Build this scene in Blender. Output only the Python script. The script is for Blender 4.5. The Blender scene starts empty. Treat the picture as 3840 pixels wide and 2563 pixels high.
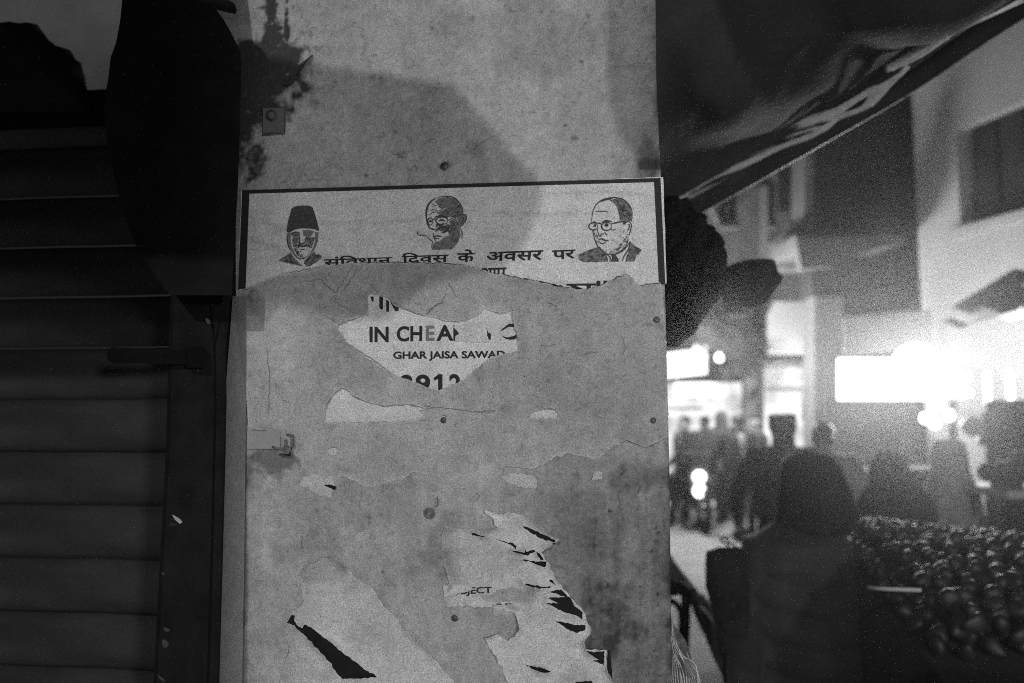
import bpy, bmesh, math, random
import numpy as np
from mathutils import Vector, Matrix, geometry
random.seed(7)
R = math.radians
sc = bpy.context.scene
col = sc.collection
# ------------------------------------------------------------------ camera
PITCH, FPX, CX, CY = R(5.0), 2987.0, 1920.0, 1281.5
CAM = Vector((0, 0, 1.65))
cd = bpy.data.cameras.new('camera'); cam = bpy.data.objects.new('camera', cd); col.objects.link(cam)
cam.location = CAM; cam.rotation_euler = (R(90) + PITCH, 0, 0)
cd.lens = 28.0; cd.sensor_width = 36.0; cd.clip_end = 400; cd.clip_start = 0.02
cd.dof.use_dof = True; cd.dof.focus_distance = 1.115; cd.dof.aperture_fstop = 2.5
sc.camera = cam
sc.view_settings.view_transform = 'Standard'; sc.view_settings.look = 'None'
sc.view_settings.exposure = 0.0; sc.view_settings.gamma = 1.0
sc.view_settings.use_curve_mapping = False
sc.cycles.use_denoising = False
sc.cycles.use_adaptive_sampling = False
sc.cycles.sample_clamp_indirect = 1.5
sc.cycles.sample_clamp_direct = 4.0
sc.cycles.max_bounces = 6; sc.cycles.volume_bounces = 0
sc.cycles.filter_width = 1.0
# ------------------------------------------------------------------ night sky
w = bpy.data.worlds.new('World'); sc.world = w; w.use_nodes = True
nt = w.node_tree; nt.nodes.clear()
sk = nt.nodes.new('ShaderNodeTexSky'); sk.sky_type = 'NISHITA'; sk.sun_disc = False
sk.sun_elevation = R(3); sk.sun_rotation = R(200)
bw = nt.nodes.new('ShaderNodeRGBToBW'); bg = nt.nodes.new('ShaderNodeBackground'); wo = nt.nodes.new('ShaderNodeOutputWorld')
nt.links.new(sk.outputs[0], bw.inputs[0]); nt.links.new(bw.outputs[0], bg.inputs[0]); nt.links.new(bg.outputs[0], wo.inputs[0])
bg.inputs[1].default_value = 0.012

def lamp(name, loc, power, radius, spot=None, aim=None, blend=0.3):
    l = bpy.data.lights.new(name, 'SPOT' if spot else 'POINT')
    l.energy = power; l.shadow_soft_size = radius
    if spot: l.spot_size = R(spot); l.spot_blend = blend
    o = bpy.data.objects.new(name, l); col.objects.link(o); o.location = loc
    if aim is not None:
        o.rotation_euler = (Vector(aim) - Vector(loc)).to_track_quat('-Z', 'Y').to_euler()
    return o
LAMP_A = Vector((-0.9, -3.0, 3.35))       # street lamp behind and above the photographer
LAMP_B = Vector((1.5, -2.6, 1.85))        # added fill light, standing in for unseen bulbs behind the viewer
lamp('street_lamp_light', LAMP_A, 200, 0.014)
lamp('fill_light', LAMP_B, 250, 0.12)

# ------------------------------------------------------------------ projection helpers
cp, sp = math.cos(PITCH), math.sin(PITCH)
def ray(px, py):
    a = (px - CX) / FPX; b = (CY - py) / FPX
    return a, cp - b * sp, sp + b * cp
def at(px, py, Y):                         # point seen at (px,py) standing Y metres ahead
    x, y, z = ray(px, py)
    return Vector((x * Y / y, Y, CAM.z + z * Y / y))
YAW = R(7.0)
WN = (-math.sin(YAW), -math.cos(YAW), 0.0)
W0 = (0.0, 1.115, 0.0)
def Wn(px, py, h):                         # arrays: points on the plane h metres in front of the panel
    x, y, z = ray(np.asarray(px, float), np.asarray(py, float))
    k = W0[1] * WN[1] + np.asarray(h, float)
    t = k / (x * WN[0] + y * WN[1])
    return np.stack([x * t, y * t, CAM.z + z * t], -1)
def W(px, py, h=0.0):
    return Vector(Wn(px, py, h).tolist())

# ------------------------------------------------------------------ noise and masks
def vnoise(x, y, seed=0):
    xi = np.floor(x).astype(np.int64); yi = np.floor(y).astype(np.int64)
    fx = x - xi; fy = y - yi; fx = fx * fx * (3 - 2 * fx); fy = fy * fy * (3 - 2 * fy)
    def h(a, b):
        n = (a * 374761393 + b * 668265263 + seed * 1442695041) & 0xffffffff
        n = ((n ^ (n >> 13)) * 1274126177) & 0xffffffff
        return ((n ^ (n >> 16)) & 0xffff) / 65535.0
    return (h(xi, yi) * (1 - fx) + h(xi + 1, yi) * fx) * (1 - fy) + (h(xi, yi + 1) * (1 - fx) + h(xi + 1, yi + 1) * fx) * fy
def fbm(x, y, s, octv=4, seed=0, ax=1.0):
    x = np.asarray(x, float) / (s * ax); y = np.asarray(y, float) / s
    o = 0; a = 1; t = 0
    for k in range(octv):
        o = o + a * vnoise(x + 17.3 * k, y - 9.1 * k, seed + k); t += a; a *= .55; x = x * 2.03; y = y * 2.03
    return o / t * 2 - 1                    # about -1..1
def segdist(X, Y, pts):
    d = np.full(np.shape(X), 1e9)
    for (ax, ay), (bx, by) in zip(pts[:-1], pts[1:]):
        dx, dy = bx - ax, by - ay; L = dx * dx + dy * dy + 1e-9
        t = np.clip(((X - ax) * dx + (Y - ay) * dy) / L, 0, 1)
        d = np.minimum(d, np.hypot(X - ax - t * dx, Y - ay - t * dy))
    return d
def inside(X, Y, loop):
    r = np.zeros(np.shape(X), bool); n = len(loop)
    for i in range(n):
        x1, y1 = loop[i]; x2, y2 = loop[(i + 1) % n]
        if y1 == y2: continue
        c = ((y1 > Y) != (y2 > Y)) & (X < (x2 - x1) * (Y - y1) / (y2 - y1) + x1)
        r ^= c
    return r
def soft(X, Y, cx, cy, rx, ry, n=0.35, s=60, seed=1):  # ragged soft blot, 0..1
    d = np.hypot((X - cx) / rx, (Y - cy) / ry) + n * fbm(X, Y, s, 3, seed)
    return np.clip((1.15 - d) / .5, 0, 1)

# ------------------------------------------------------------------ materials
M = {}
def mat(name, v=0.3, rough=0.7, metal=0.0, noise=0.25, scale=8.0, bump=0.0, bscale=60.0, emit=0.0, tone=False, grain=0.0,
        trans=0.0, alpha=1.0, spec=0.5, detail=6.0, transmission=0.0, stretch=None, emitnoise=0.0):
    m = bpy.data.materials.new(name); m.use_nodes = True; n = m.node_tree; b = n.nodes['Principled BSDF']
    L = n.links.new; N = n.nodes.new
    tc = N('ShaderNodeTexCoord'); src = tc.outputs['Object']
    if stretch:
        mp = N('ShaderNodeMapping'); mp.inputs['Scale'].default_value = stretch; L(src, mp.inputs[0]); src = mp.outputs[0]
    nz = N('ShaderNodeTexNoise'); nz.inputs['Scale'].default_value = scale; nz.inputs['Detail'].default_value = detail
    L(src, nz.inputs['Vector'])
    def math_(op, a, c):
        q = N('ShaderNodeMath'); q.operation = op
        for i, s in enumerate((a, c)):
            if isinstance(s, (int, float)): q.inputs[i].default_value = s
            else: L(s, q.inputs[i])
        return q.outputs[0]
    f = math_('MULTIPLY_ADD' if False else 'SUBTRACT', nz.outputs[0], 0.5)
    f = math_('MULTIPLY', f, noise * 4); f = math_('ADD', f, 1.0)
    if tone:
        at_ = N('ShaderNodeAttribute'); at_.attribute_name = 'tone'
        f = math_('MULTIPLY', f, at_.outputs['Fac'])
    else:
        f = math_('MULTIPLY', f, v)
    if grain:
        g = N('ShaderNodeTexNoise'); g.inputs['Scale'].default_value = 620; g.inputs['Detail'].default_value = 2
        L(tc.outputs['Object'], g.inputs['Vector'])
        h = math_('SUBTRACT', g.outputs[0], 0.5); h = math_('MULTIPLY', h, grain * 4); h = math_('ADD', h, 1.0)
        f = math_('MULTIPLY', f, h)
    f = math_('MAXIMUM', f, v * .12 + .002)
    cb = N('ShaderNodeCombineColor'); [L(f, cb.inputs[i]) for i in range(3)]
    L(cb.outputs[0], b.inputs['Base Color'])
    b.inputs['Roughness'].default_value = rough; b.inputs['Metallic'].default_value = metal
    b.inputs['Specular IOR Level'].default_value = spec; b.inputs['Alpha'].default_value = alpha
    b.inputs['Transmission Weight'].default_value = transmission
    if bump:
        bn = N('ShaderNodeTexNoise'); bn.inputs['Scale'].default_value = bscale; bn.inputs['Detail'].default_value = 5
        L(src, bn.inputs['Vector'])
        bp = N('ShaderNodeBump'); bp.inputs['Strength'].default_value = bump; bp.inputs['Distance'].default_value = 0.004
        L(bn.outputs[0], bp.inputs['Height']); L(bp.outputs[0], b.inputs['Normal'])
    if emit:
        b.inputs['Emission Color'].default_value = (1, 1, 1, 1); b.inputs['Emission Strength'].default_value = emit
        if emitnoise:
            e = math_('SUBTRACT', nz.outputs[0], .5); e = math_('MULTIPLY', e, emitnoise * 4); e = math_('ADD', e, 1.0); e = math_('MAXIMUM', e, .03)
            e = math_('MULTIPLY', e, emit); L(e, b.inputs['Emission Strength'])
    if trans:
        tr = N('ShaderNodeBsdfTranslucent'); L(cb.outputs[0], tr.inputs[0])
        mx = N('ShaderNodeMixShader'); mx.inputs[0].default_value = trans
        L(b.outputs[0], mx.inputs[1]); L(tr.outputs[0], mx.inputs[2]); L(mx.outputs[0], n.nodes['Material Output'].inputs[0])
    if name.startswith('cloth') or name == 'jacket': b.inputs['Sheen Weight'].default_value = .05 if name != 'jacket' else .18; b.inputs['Sheen Roughness'].default_value = .4
    if name in ('tube_white', 'bulb_glow', 'panel_glow'): m.cycles.emission_sampling = 'NONE'
    M[name] = m
    return m
mat('panel_paint', tone=True, rough=.62, noise=.12, scale=55, bump=.5, bscale=130, grain=.46, spec=.3)
mat('paper', tone=True, rough=.85, noise=.10, scale=45, bump=.4, bscale=160, grain=.50, spec=.2)
mat('ink', .028, rough=.7, noise=.2, scale=120, grain=.3, spec=.2)
mat('ink_mid', .19, rough=.8, noise=.42, scale=420, grain=.3, spec=.2, detail=3)
mat('ink_soft', .30, rough=.8, noise=.3, scale=420, grain=.3, spec=.2, detail=3)
mat('crease', .17, rough=.9, noise=.3, scale=200, grain=.3, spec=.1)
mat('black_bill', .014, rough=.75, noise=.2, scale=60, grain=.2, spec=.15)
mat('dark_metal', .006, rough=.85, metal=.0, spec=.06, noise=.35, scale=14, bump=.5, bscale=90, grain=.2)
mat('post_metal', .010, rough=.8, noise=.45, scale=22, bump=.6, bscale=50, grain=.3, spec=.15)
mat('shutter_metal', .046, rough=.85, noise=.55, scale=5, bump=.9, bscale=14, grain=.4, spec=.1, stretch=(.6, 1, 1.6))
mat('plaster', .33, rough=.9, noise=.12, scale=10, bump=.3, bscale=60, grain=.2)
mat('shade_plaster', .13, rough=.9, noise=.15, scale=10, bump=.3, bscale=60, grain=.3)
mat('portrait_ink', .07, rough=.8, noise=.5, scale=350, grain=.3, spec=.2)
mat('rust', .07, rough=.9, noise=.45, scale=70, bump=1.0, bscale=200, grain=.2)
mat('nail_metal', .10, rough=.5, metal=.5, noise=.3, scale=200)
mat('chip', .38, rough=.8, noise=.25, scale=120, grain=.2)
mat('blocker_cloth', .040, rough=.95, noise=.35, scale=3, bump=.3, bscale=300, grain=.2, spec=.15)
mat('awning_tone', tone=True, rough=.95, noise=.25, scale=9, bump=.5, bscale=60, grain=.3, spec=.15)
mat('bundle_cloth', .016, rough=.9, spec=.08, noise=.35, scale=14, bump=.6, bscale=40, grain=.2)
mat('pole_wood', .030, rough=.6, spec=.08, noise=.3, scale=20, bump=.3, bscale=80)
mat('thread', .9, rough=.5, noise=.15, scale=60, trans=.15)
mat('plastic', .5, rough=.25, noise=.1, scale=30, alpha=.38, trans=.35, spec=.8)
mat('ground', .36, rough=.8, noise=.22, scale=3, bump=.5, bscale=25)
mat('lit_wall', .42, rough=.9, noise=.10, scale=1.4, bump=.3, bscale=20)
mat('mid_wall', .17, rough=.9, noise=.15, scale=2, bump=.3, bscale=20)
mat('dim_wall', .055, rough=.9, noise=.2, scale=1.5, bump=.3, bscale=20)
mat('brick_wall', .22, rough=.9, noise=.4, scale=4, bump=.5, bscale=20)
mat('far_dark', .035, rough=.8, spec=.08, noise=.3, scale=4)
mat('window_dark', .020, rough=.3, spec=.08, noise=.2, scale=3)
mat('white_trim', .55, rough=.8, noise=.1, scale=4)
mat('tube_white', .8, emit=22.0, noise=0)
mat('panel_glow', .8, emit=7.0, noise=.0)
mat('shop_glow', .22, emit=.8, noise=.1, scale=2.6, emitnoise=.8)
mat('sign_glow', .5, emit=1.8, noise=.1, scale=4, emitnoise=.25)
mat('bulb_glow', .8, emit=14.0, noise=0)
mat('tent_cloth', .6, rough=.9, noise=.3, scale=3, trans=.4)
mat('skin', .22, rough=.6, noise=.1, scale=20)
mat('hair', .015, rough=.5, noise=.3, scale=60)
mat('cloth_dark', .030, rough=.95, spec=.08, noise=.3, scale=10, bump=.5, bscale=60)
mat('cloth_black', .018, rough=.95, spec=.08, noise=.3, scale=10, bump=.5, bscale=60)
mat('cloth_mid', .085, rough=.95, spec=.08, noise=.4, scale=14, bump=.5, bscale=60)
mat('cloth_light', .30, rough=.95, noise=.45, scale=18, bump=.5, bscale=60)
mat('cloth_print', .17, rough=.95, noise=.75, scale=20, detail=2)
mat('jacket', .050, rough=.75, noise=.3, scale=9, bump=.6, bscale=30, spec=.12)
mat('ware', .016, rough=.55, noise=.5, scale=18, spec=.6)
mat('rubber', .02, rough=.8, spec=.08, noise=.2)
mat('chrome', .4, rough=.25, metal=.9, noise=.1)

# ------------------------------------------------------------------ object helpers
def tag(o, label=None, cat=None, group=None, kind=None):
    if label: o['label'] = label
    if cat: o['category'] = cat
    if group: o['group'] = group
    if kind: o['kind'] = kind
    return o
def empty(name, loc, label, cat, group=None):
    o = bpy.data.objects.new(name, None); col.objects.link(o); o.location = loc
    return tag(o, label, cat, group)
def link(name, me, m, parent=None, smooth=False):
    o = bpy.data.objects.new(name, me); col.objects.link(o)
    if m: me.materials.clear(); me.materials.append(M[m])
    if parent is not None:
        o.parent = parent; o.matrix_parent_inverse = parent.matrix_basis.inverted()
    if smooth: me.polygons.foreach_set('use_smooth', [True] * len(me.polygons))
    return o
def mesh(name, verts, faces, m, parent=None, smooth=False, tone=None):
    me = bpy.data.meshes.new(name)
    me.from_pydata([tuple(map(float, v)) for v in verts], [], faces); me.validate(); me.update()
    if tone is not None:
        a = me.attributes.new('tone', 'FLOAT', 'POINT'); a.data.foreach_set('value', np.asarray(tone, np.float32))
    return link(name, me, m, parent, smooth)
def box(name, c, s, m, parent=None, rz=0.0, bevel=0.0, rx=0.0, ry=0.0):
    bm = bmesh.new(); bmesh.ops.create_cube(bm, size=1)
    bmesh.ops.scale(bm, vec=s, verts=bm.verts)
    if bevel: bmesh.ops.bevel(bm, geom=bm.edges[:], offset=bevel, segments=2, affect='EDGES')
    bmesh.ops.transform(bm, matrix=Matrix.Translation(c) @ Matrix.Rotation(rz, 4, 'Z') @ Matrix.Rotation(ry, 4, 'Y') @ Matrix.Rotation(rx, 4, 'X'), verts=bm.verts)
    me = bpy.data.meshes.new(name); bm.to_mesh(me); bm.free()
    return link(name, me, m, parent)
def prism(name, front, back, m, parent=None):  # two equal loops of 3D points
    n = len(front)
    f = [list(range(n)), list(range(2 * n - 1, n - 1, -1))] + [[i, i + n, (i + 1) % n + n, (i + 1) % n] for i in range(n)]
    return mesh(name, list(front) + list(back), f, m, parent)
def tubes(name, lines, m, parent=None, sides=6, smooth=True):  # lines: [(points, r0, r1)]
    V = []; F = []
    for pts, r0, r1 in lines:
        pts = [Vector(p) for p in pts]; n = len(pts); b = len(V)
        for i, p in enumerate(pts):
            d = (pts[min(i + 1, n - 1)] - pts[max(i - 1, 0)]).normalized()
            u = d.cross(Vector((0, 0, 1)) if abs(d.z) < .9 else Vector((1, 0, 0))).normalized(); v = d.cross(u)
            r = r0 + (r1 - r0) * i / max(1, n - 1)
            for k in range(sides):
                a = 2 * math.pi * k / sides; V.append(p + (u * math.cos(a) + v * math.sin(a)) * r)
        for i in range(n - 1):
            for k in range(sides):
                F.append([b + i * sides + k, b + i * sides + (k + 1) % sides, b + (i + 1) * sides + (k + 1) % sides, b + (i + 1) * sides + k])
        F.append([b + k for k in range(sides)][::-1]); F.append([b + (n - 1) * sides + k for k in range(sides)])
    return mesh(name, V, F, m, parent, smooth)
def lathe(name, c, prof, m, parent=None, axis='Z', seg=20):
    V = []; F = []
    for r, z in prof:
        for k in range(seg):
            a = 2 * math.pi * k / seg
            p = (r * math.cos(a), r * math.sin(a), z)
            if axis == 'Y': p = (p[0], p[2], p[1])
            if axis == 'X': p = (p[2], p[0], p[1])
            V.append(Vector(p) + Vector(c))
    for i in range(len(prof) - 1):
        for k in range(seg):
            F.append([i * seg + k, i * seg + (k + 1) % seg, (i + 1) * seg + (k + 1) % seg, (i + 1) * seg + k])
    F.append(list(range(seg))[::-1]); F.append([(len(prof) - 1) * seg + k for k in range(seg)])
    return mesh(name, V, F, m, parent, True)
def jag(loop, amp=5, step=14, seed=0, closed=True):
    rng = random.Random(seed); out = []; n = len(loop)
    for i in range(n if closed else n - 1):
        a, b = loop[i], loop[(i + 1) % n]; L = math.hypot(b[0] - a[0], b[1] - a[1]); k = max(1, int(L / step))
        nx, ny = -(b[1] - a[1]) / (L + 1e-6), (b[0] - a[0]) / (L + 1e-6)
        for j in range(k):
            t = j / k; e = 0 if j == 0 else rng.gauss(0, amp * .5)
            out.append((a[0] + (b[0] - a[0]) * t + nx * e, a[1] + (b[1] - a[1]) * t + ny * e))
    if not closed: out.append(loop[-1])
    return out
def sheet(name, loops, h, tonef, m='paper', parent=None, step=9, relief=0.0, thick=0.0004, curl=None, seed=3, elift=0.0, rimt=0.0):
    """flat sheet on the panel: loops = outline then holes, in panel coordinates; real thickness at the rim"""
    rng = random.Random(seed)
    xs = [p[0] for p in loops[0]]; ys = [p[1] for p in loops[0]]
    gx, gy = np.meshgrid(np.arange(min(xs), max(xs), step), np.arange(min(ys), max(ys), step))
    gx = gx.ravel() + np.array([rng.uniform(-.3, .3) * step for _ in range(gx.size)]); gy = gy.ravel() + np.array([rng.uniform(-.3, .3) * step for _ in range(gy.size)])
    k = inside(gx, gy, loops[0])
    for l in loops[1:]: k &= ~inside(gx, gy, l)
    for l in loops: k &= segdist(gx, gy, l + [l[0]]) > step * .45
    pts = [Vector((float(a), float(b))) for a, b in zip(gx[k], gy[k])]; edges = []
    for l in loops:
        b0 = len(pts); pts += [Vector((float(a), float(b))) for a, b in l]
        edges += [(b0 + i, b0 + (i + 1) % len(l)) for i in range(len(l))]
    v, e, f, *_ = geometry.delaunay_2d_cdt(pts, edges, [], 0, 1e-4)
    P = np.array([[q.x, q.y] for q in v]); T = np.array([t for t in f if len(t) == 3])
    c = P[T].mean(1); k = inside(c[:, 0], c[:, 1], loops[0])
    for l in loops[1:]: k &= ~inside(c[:, 0], c[:, 1], l)
    T = T[k]; ndx = np.unique(T); rem = np.full(len(P), -1); rem[ndx] = np.arange(len(ndx)); P = P[ndx]; T = rem[T]
    H = h + relief * fbm(P[:, 0], P[:, 1], 70, 4, seed)
    if curl is not None: H = H + curl(P[:, 0], P[:, 1])
    if elift or rimt:
        de = np.min([segdist(P[:, 0], P[:, 1], l + [l[0]]) for l in loops], axis=0)
        H = H + elift * np.clip(1 - de / 26, 0, 1) ** 2 * np.clip(.4 + 1.6 * fbm(P[:, 0], P[:, 1], 70, 2, seed + 50), 0, 1.5)
    a = P[T[:, 0]]; b = P[T[:, 1]]; d = P[T[:, 2]]
    cr = (b[:, 0] - a[:, 0]) * (d[:, 1] - a[:, 1]) - (b[:, 1] - a[:, 1]) * (d[:, 0] - a[:, 0])
    T[cr > 0] = T[cr > 0][:, ::-1]
    V = Wn(P[:, 0], P[:, 1], H); F = T.tolist(); tone = tonef(P[:, 0], P[:, 1])
    if rimt: tone = tone + rimt * np.clip(1 - de / 7, 0, 1)
    tone = np.clip(tone, .004, .85)
    from collections import Counter
    ec = Counter()
    for t in F:
        for i in range(3): ec[(t[i], t[(i + 1) % 3])] += 1
    rim = [(p, q) for (p, q) in ec if (q, p) not in ec]
    bv = {}; VV = V.tolist(); TT = tone.tolist()
    for p, q in rim:
        for s in (p, q):
            if s not in bv:
                bv[s] = len(VV); VV.append(Wn(P[s, 0], P[s, 1], max(.00002, H[s] - thick)).tolist()); TT.append(TT[s] * .8)
    F += [[q, p, bv[p], bv[q]] for p, q in rim]
    return mesh(name, VV, F, m, parent, False, TT)
HK = [0]
def inkpoly(V, F, pts, h):
    tri = geometry.tessellate_polygon([[Vector((x, y, 0)) for x, y in pts]])
    b = len(V); V += [W(x, y, h) for x, y in pts]; F += [[b + i for i in t] for t in tri]
def ribbon(V, F, pts, wd, h, taper=True):
    n = len(pts); b = len(V)
    for i, (x, y) in enumerate(pts):
        x0, y0 = pts[max(i - 1, 0)]; x1, y1 = pts[min(i + 1, n - 1)]
        L = math.hypot(x1 - x0, y1 - y0) + 1e-6; nx, ny = -(y1 - y0) / L, (x1 - x0) / L
        q = wd / 2 * ((.35 + .65 * math.sin(math.pi * (i + .3) / (n - .4))) if taper and n > 2 else 1)
        V += [W(x + nx * q, y + ny * q, h), W(x - nx * q, y - ny * q, h)]
    for i in range(n - 1): F.append([b + 2 * i, b + 2 * i + 1, b + 2 * i + 3, b + 2 * i + 2])
def smooth_line(pts, k=4):
    out = []; n = len(pts)
    for i in range(n - 1):
        p0, p1, p2, p3 = pts[max(i - 1, 0)], pts[i], pts[i + 1], pts[min(i + 2, n - 1)]
        for j in range(k):
            t = j / k
            out.append(tuple(.5 * ((2 * p1[c]) + (-p0[c] + p2[c]) * t + (2 * p0[c] - 5 * p1[c] + 4 * p2[c] - p3[c]) * t * t + (-p0[c] + 3 * p1[c] - 3 * p2[c] + p3[c]) * t ** 3) for c in range(len(p1))))
    out.append(tuple(pts[-1])); return out
def ell(cx, cy, rx, ry, n=18, a0=0, a1=360):
    return [(cx + rx * math.cos(R(a0 + (a1 - a0) * i / n)), cy + ry * math.sin(R(a0 + (a1 - a0) * i / n))) for i in range(n + 1)]
def text(name, s, q, h, m='ink', parent=None, offset=0.0):
    """lettering fitted to the quad q = (left,top),(right,top),(right,bottom),(left,bottom)"""
    cu = bpy.data.curves.new('lettering', 'FONT'); cu.body = s; cu.resolution_u = 4; cu.offset = offset
    o = bpy.data.objects.new('tmp', cu); col.objects.link(o)
    bpy.context.view_layer.update()
    me = bpy.data.meshes.new_from_object(o.evaluated_get(bpy.context.evaluated_depsgraph_get()))
    bpy.data.objects.remove(o)
    P = np.array([v.co[:2] for v in me.vertices]); F = [list(p.vertices) for p in me.polygons]; bpy.data.meshes.remove(me)
    P = (P - P.min(0)) / (P.max(0) - P.min(0)); u = P[:, :1]; t = 1 - P[:, 1:]
    q = np.array(q, float); XY = (q[0] * (1 - u) + q[1] * u) * (1 - t) + (q[3] * (1 - u) + q[2] * u) * t
    return mesh(name, Wn(XY[:, 0], XY[:, 1], h), F, m, parent)
def crop(ox, oy, s): return lambda pts: [(ox + x * s, oy + y * s) for x, y in pts]

# ================================================================== SETTING: street
mesh('street', [(-60, -40, 0), (60, -40, 0), (60, 160, 0), (-60, 160, 0)], [[0, 1, 2, 3]], 'ground')['kind'] = 'structure'

# ================================================================== PANEL (painted sheet-metal side of the closed stall)
def edge_r(y): return np.interp(y, [-900, 0, 295, 480, 650, 1200, 1800, 2563, 6000], [2440, 2458, 2461, 2469, 2478, 2497, 2511, 2519, 2560])
def edge_l(y): return np.interp(y, [-900, 260, 520, 1250, 2563, 6000], [800, 800, 884, 884, 850, 800])
scratch = []
rng = random.Random(5)
for i in range(70):
    x, y = rng.uniform(1150, 2450), rng.uniform(10, 660); a = rng.gauss(0.1, .6); L = rng.uniform(8, 46)
    if 1100 < x < 2300 and i < 52: y = rng.uniform(10, 360) + (x - 1100) * .1
    scratch.append([(x, y), (x + L * .5 * math.cos(a), y + L * .5 * math.sin(a) + rng.uniform(-5, 5)), (x + L * math.cos(a), y + L * math.sin(a))])
def panel_tone(X, Y):
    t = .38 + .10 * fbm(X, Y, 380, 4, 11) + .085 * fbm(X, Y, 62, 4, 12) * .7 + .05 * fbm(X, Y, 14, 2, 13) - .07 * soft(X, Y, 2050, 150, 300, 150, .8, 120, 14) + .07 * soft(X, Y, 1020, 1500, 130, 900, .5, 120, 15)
    crk = np.abs(fbm(X, Y, 90, 4, 21, ax=1.6)); crm = np.clip(fbm(X, Y, 150, 3, 22) * 2.2 - .25, 0, 1)
    t -= .20 * np.clip(1 - crk / .03, 0, 1) * crm * (Y < 720)
    sp_ = fbm(X, Y, 22, 2, 33); t -= .12 * np.clip((sp_ - .62) / .15, 0, 1)
    # bare dirty metal low on the right, with vertical streaks
    low = np.clip((Y - 1500) / 450, 0, 1) * np.clip((X - 1800 - .1 * (Y - 1700)) / 330, 0, 1)
    st = fbm(X, Y, 260, 4, 41, ax=.09)
    t -= low * (.25 + .06 * st)
    t -= .10 * np.clip((fbm(X, Y, 150, 4, 46) - .18) / .3, 0, 1) * (Y > 1500)
    t += .07 * np.clip((fbm(X, Y, 9, 2, 43, ax=.45) - .55) / .2, 0, 1) * low
    t += .04 * fbm(X, Y, 200, 3, 44, ax=.15) * (Y > 1100)
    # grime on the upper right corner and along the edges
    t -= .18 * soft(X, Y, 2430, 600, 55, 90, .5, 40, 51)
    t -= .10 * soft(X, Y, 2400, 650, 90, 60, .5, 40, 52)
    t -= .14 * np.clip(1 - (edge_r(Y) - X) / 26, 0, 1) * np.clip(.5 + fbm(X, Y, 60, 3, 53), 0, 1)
    # rust and torn paint at the upper left
    r = soft(X, Y, 950, 300, 220, 140, .8, 60, 61); r = np.maximum(r, soft(X, Y, 880, 420, 70, 220, .6, 60, 68)); r = np.maximum(r, soft(X, Y, 1015, 60, 34, 200, 1.0, 30, 62))
    r = np.maximum(r, .8 * soft(X, Y, 1075, 130, 11, 150, .8, 22, 63)); r = np.maximum(r, .9 * soft(X, Y, 930, 470, 45, 90, .8, 40, 64))
    r = np.maximum(r, .7 * soft(X, Y, 960, 620, 40, 70, .8, 40, 65)); r = np.maximum(r, .8 * soft(X, Y, 1090, 200, 60, 30, .6, 30, 66))
    t = t * (1 - .88 * np.clip(r * (1.35 + .7 * fbm(X, Y, 20, 3, 67)), 0, 1))
    g = np.maximum(soft(X, Y, 1020, 1740, 100, 60, .7, 30, 71), .7 * soft(X, Y, 960, 1150, 60, 70, .8, 40, 72))
    g = np.maximum(g, .6 * soft(X, Y, 905, 2325, 30, 40, .6, 30, 73)); g = np.maximum(g, .5 * soft(X, Y, 1000, 1650, 110, 40, .5, 30, 74))
    t *= 1 - .6 * g
    t += .16 * np.clip((fbm(X, Y, 16, 2, 75) - .25) / .3, 0, 1) * soft(X, Y, 990, 2270, 26, 50, .4, 20, 76)
    for (cx, cy, rr, k) in [(1667, 622, 17, .7), (1690, 618, 12, .4), (2120, 470, 6, .7), (2155, 518, 12, .6), (2180, 232, 7, .6), (1372, 658, 7, .6), (1620, 108, 6, .6), (2300, 588, 7, .5), (1790, 560, 30, .3), (1765, 70, 10, .3), (2060, 118, 12, .25), (1435, 2145, 6, .7), (1150, 1726, 6, .7)]:
        t *= 1 - k * np.clip(1.5 - np.hypot(X - cx, Y - cy) / rr + .5 * fbm(X, Y, 8, 2, 81), 0, 1)
    for s in scratch + [[(1775, 560), (1800, 540), (1830, 522), (1858, 508)], [(1750, 555), (1790, 562), (1820, 580)], [(1600, 700 - 372), (1700, 335)], [(1200, 350), (1260, 340), (1290, 352)]]:
        d = segdist(X, Y, s); t -= .11 * np.clip(1 - d / 3.2, 0, 1)
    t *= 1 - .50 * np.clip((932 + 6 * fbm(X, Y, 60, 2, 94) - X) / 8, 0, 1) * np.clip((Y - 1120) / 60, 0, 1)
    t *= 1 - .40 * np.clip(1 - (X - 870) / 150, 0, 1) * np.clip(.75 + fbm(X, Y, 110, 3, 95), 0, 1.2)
    t -= .12 * np.clip(1 - (edge_r(Y) - X) / 110, 0, 1) * (Y < 640) * np.clip(.8 + fbm(X, Y, 80, 3, 96), 0, 1)  # upper right edge shade deepened by darkening the paint tone
    g2 = np.abs(fbm(X, Y, 170, 4, 97, ax=1.4)); t -= .10 * np.clip(1 - g2 / .02, 0, 1) * np.clip(fbm(X, Y, 240, 3, 98) * 2.5, 0, 1)
    return np.clip(t, .03, .6)
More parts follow.
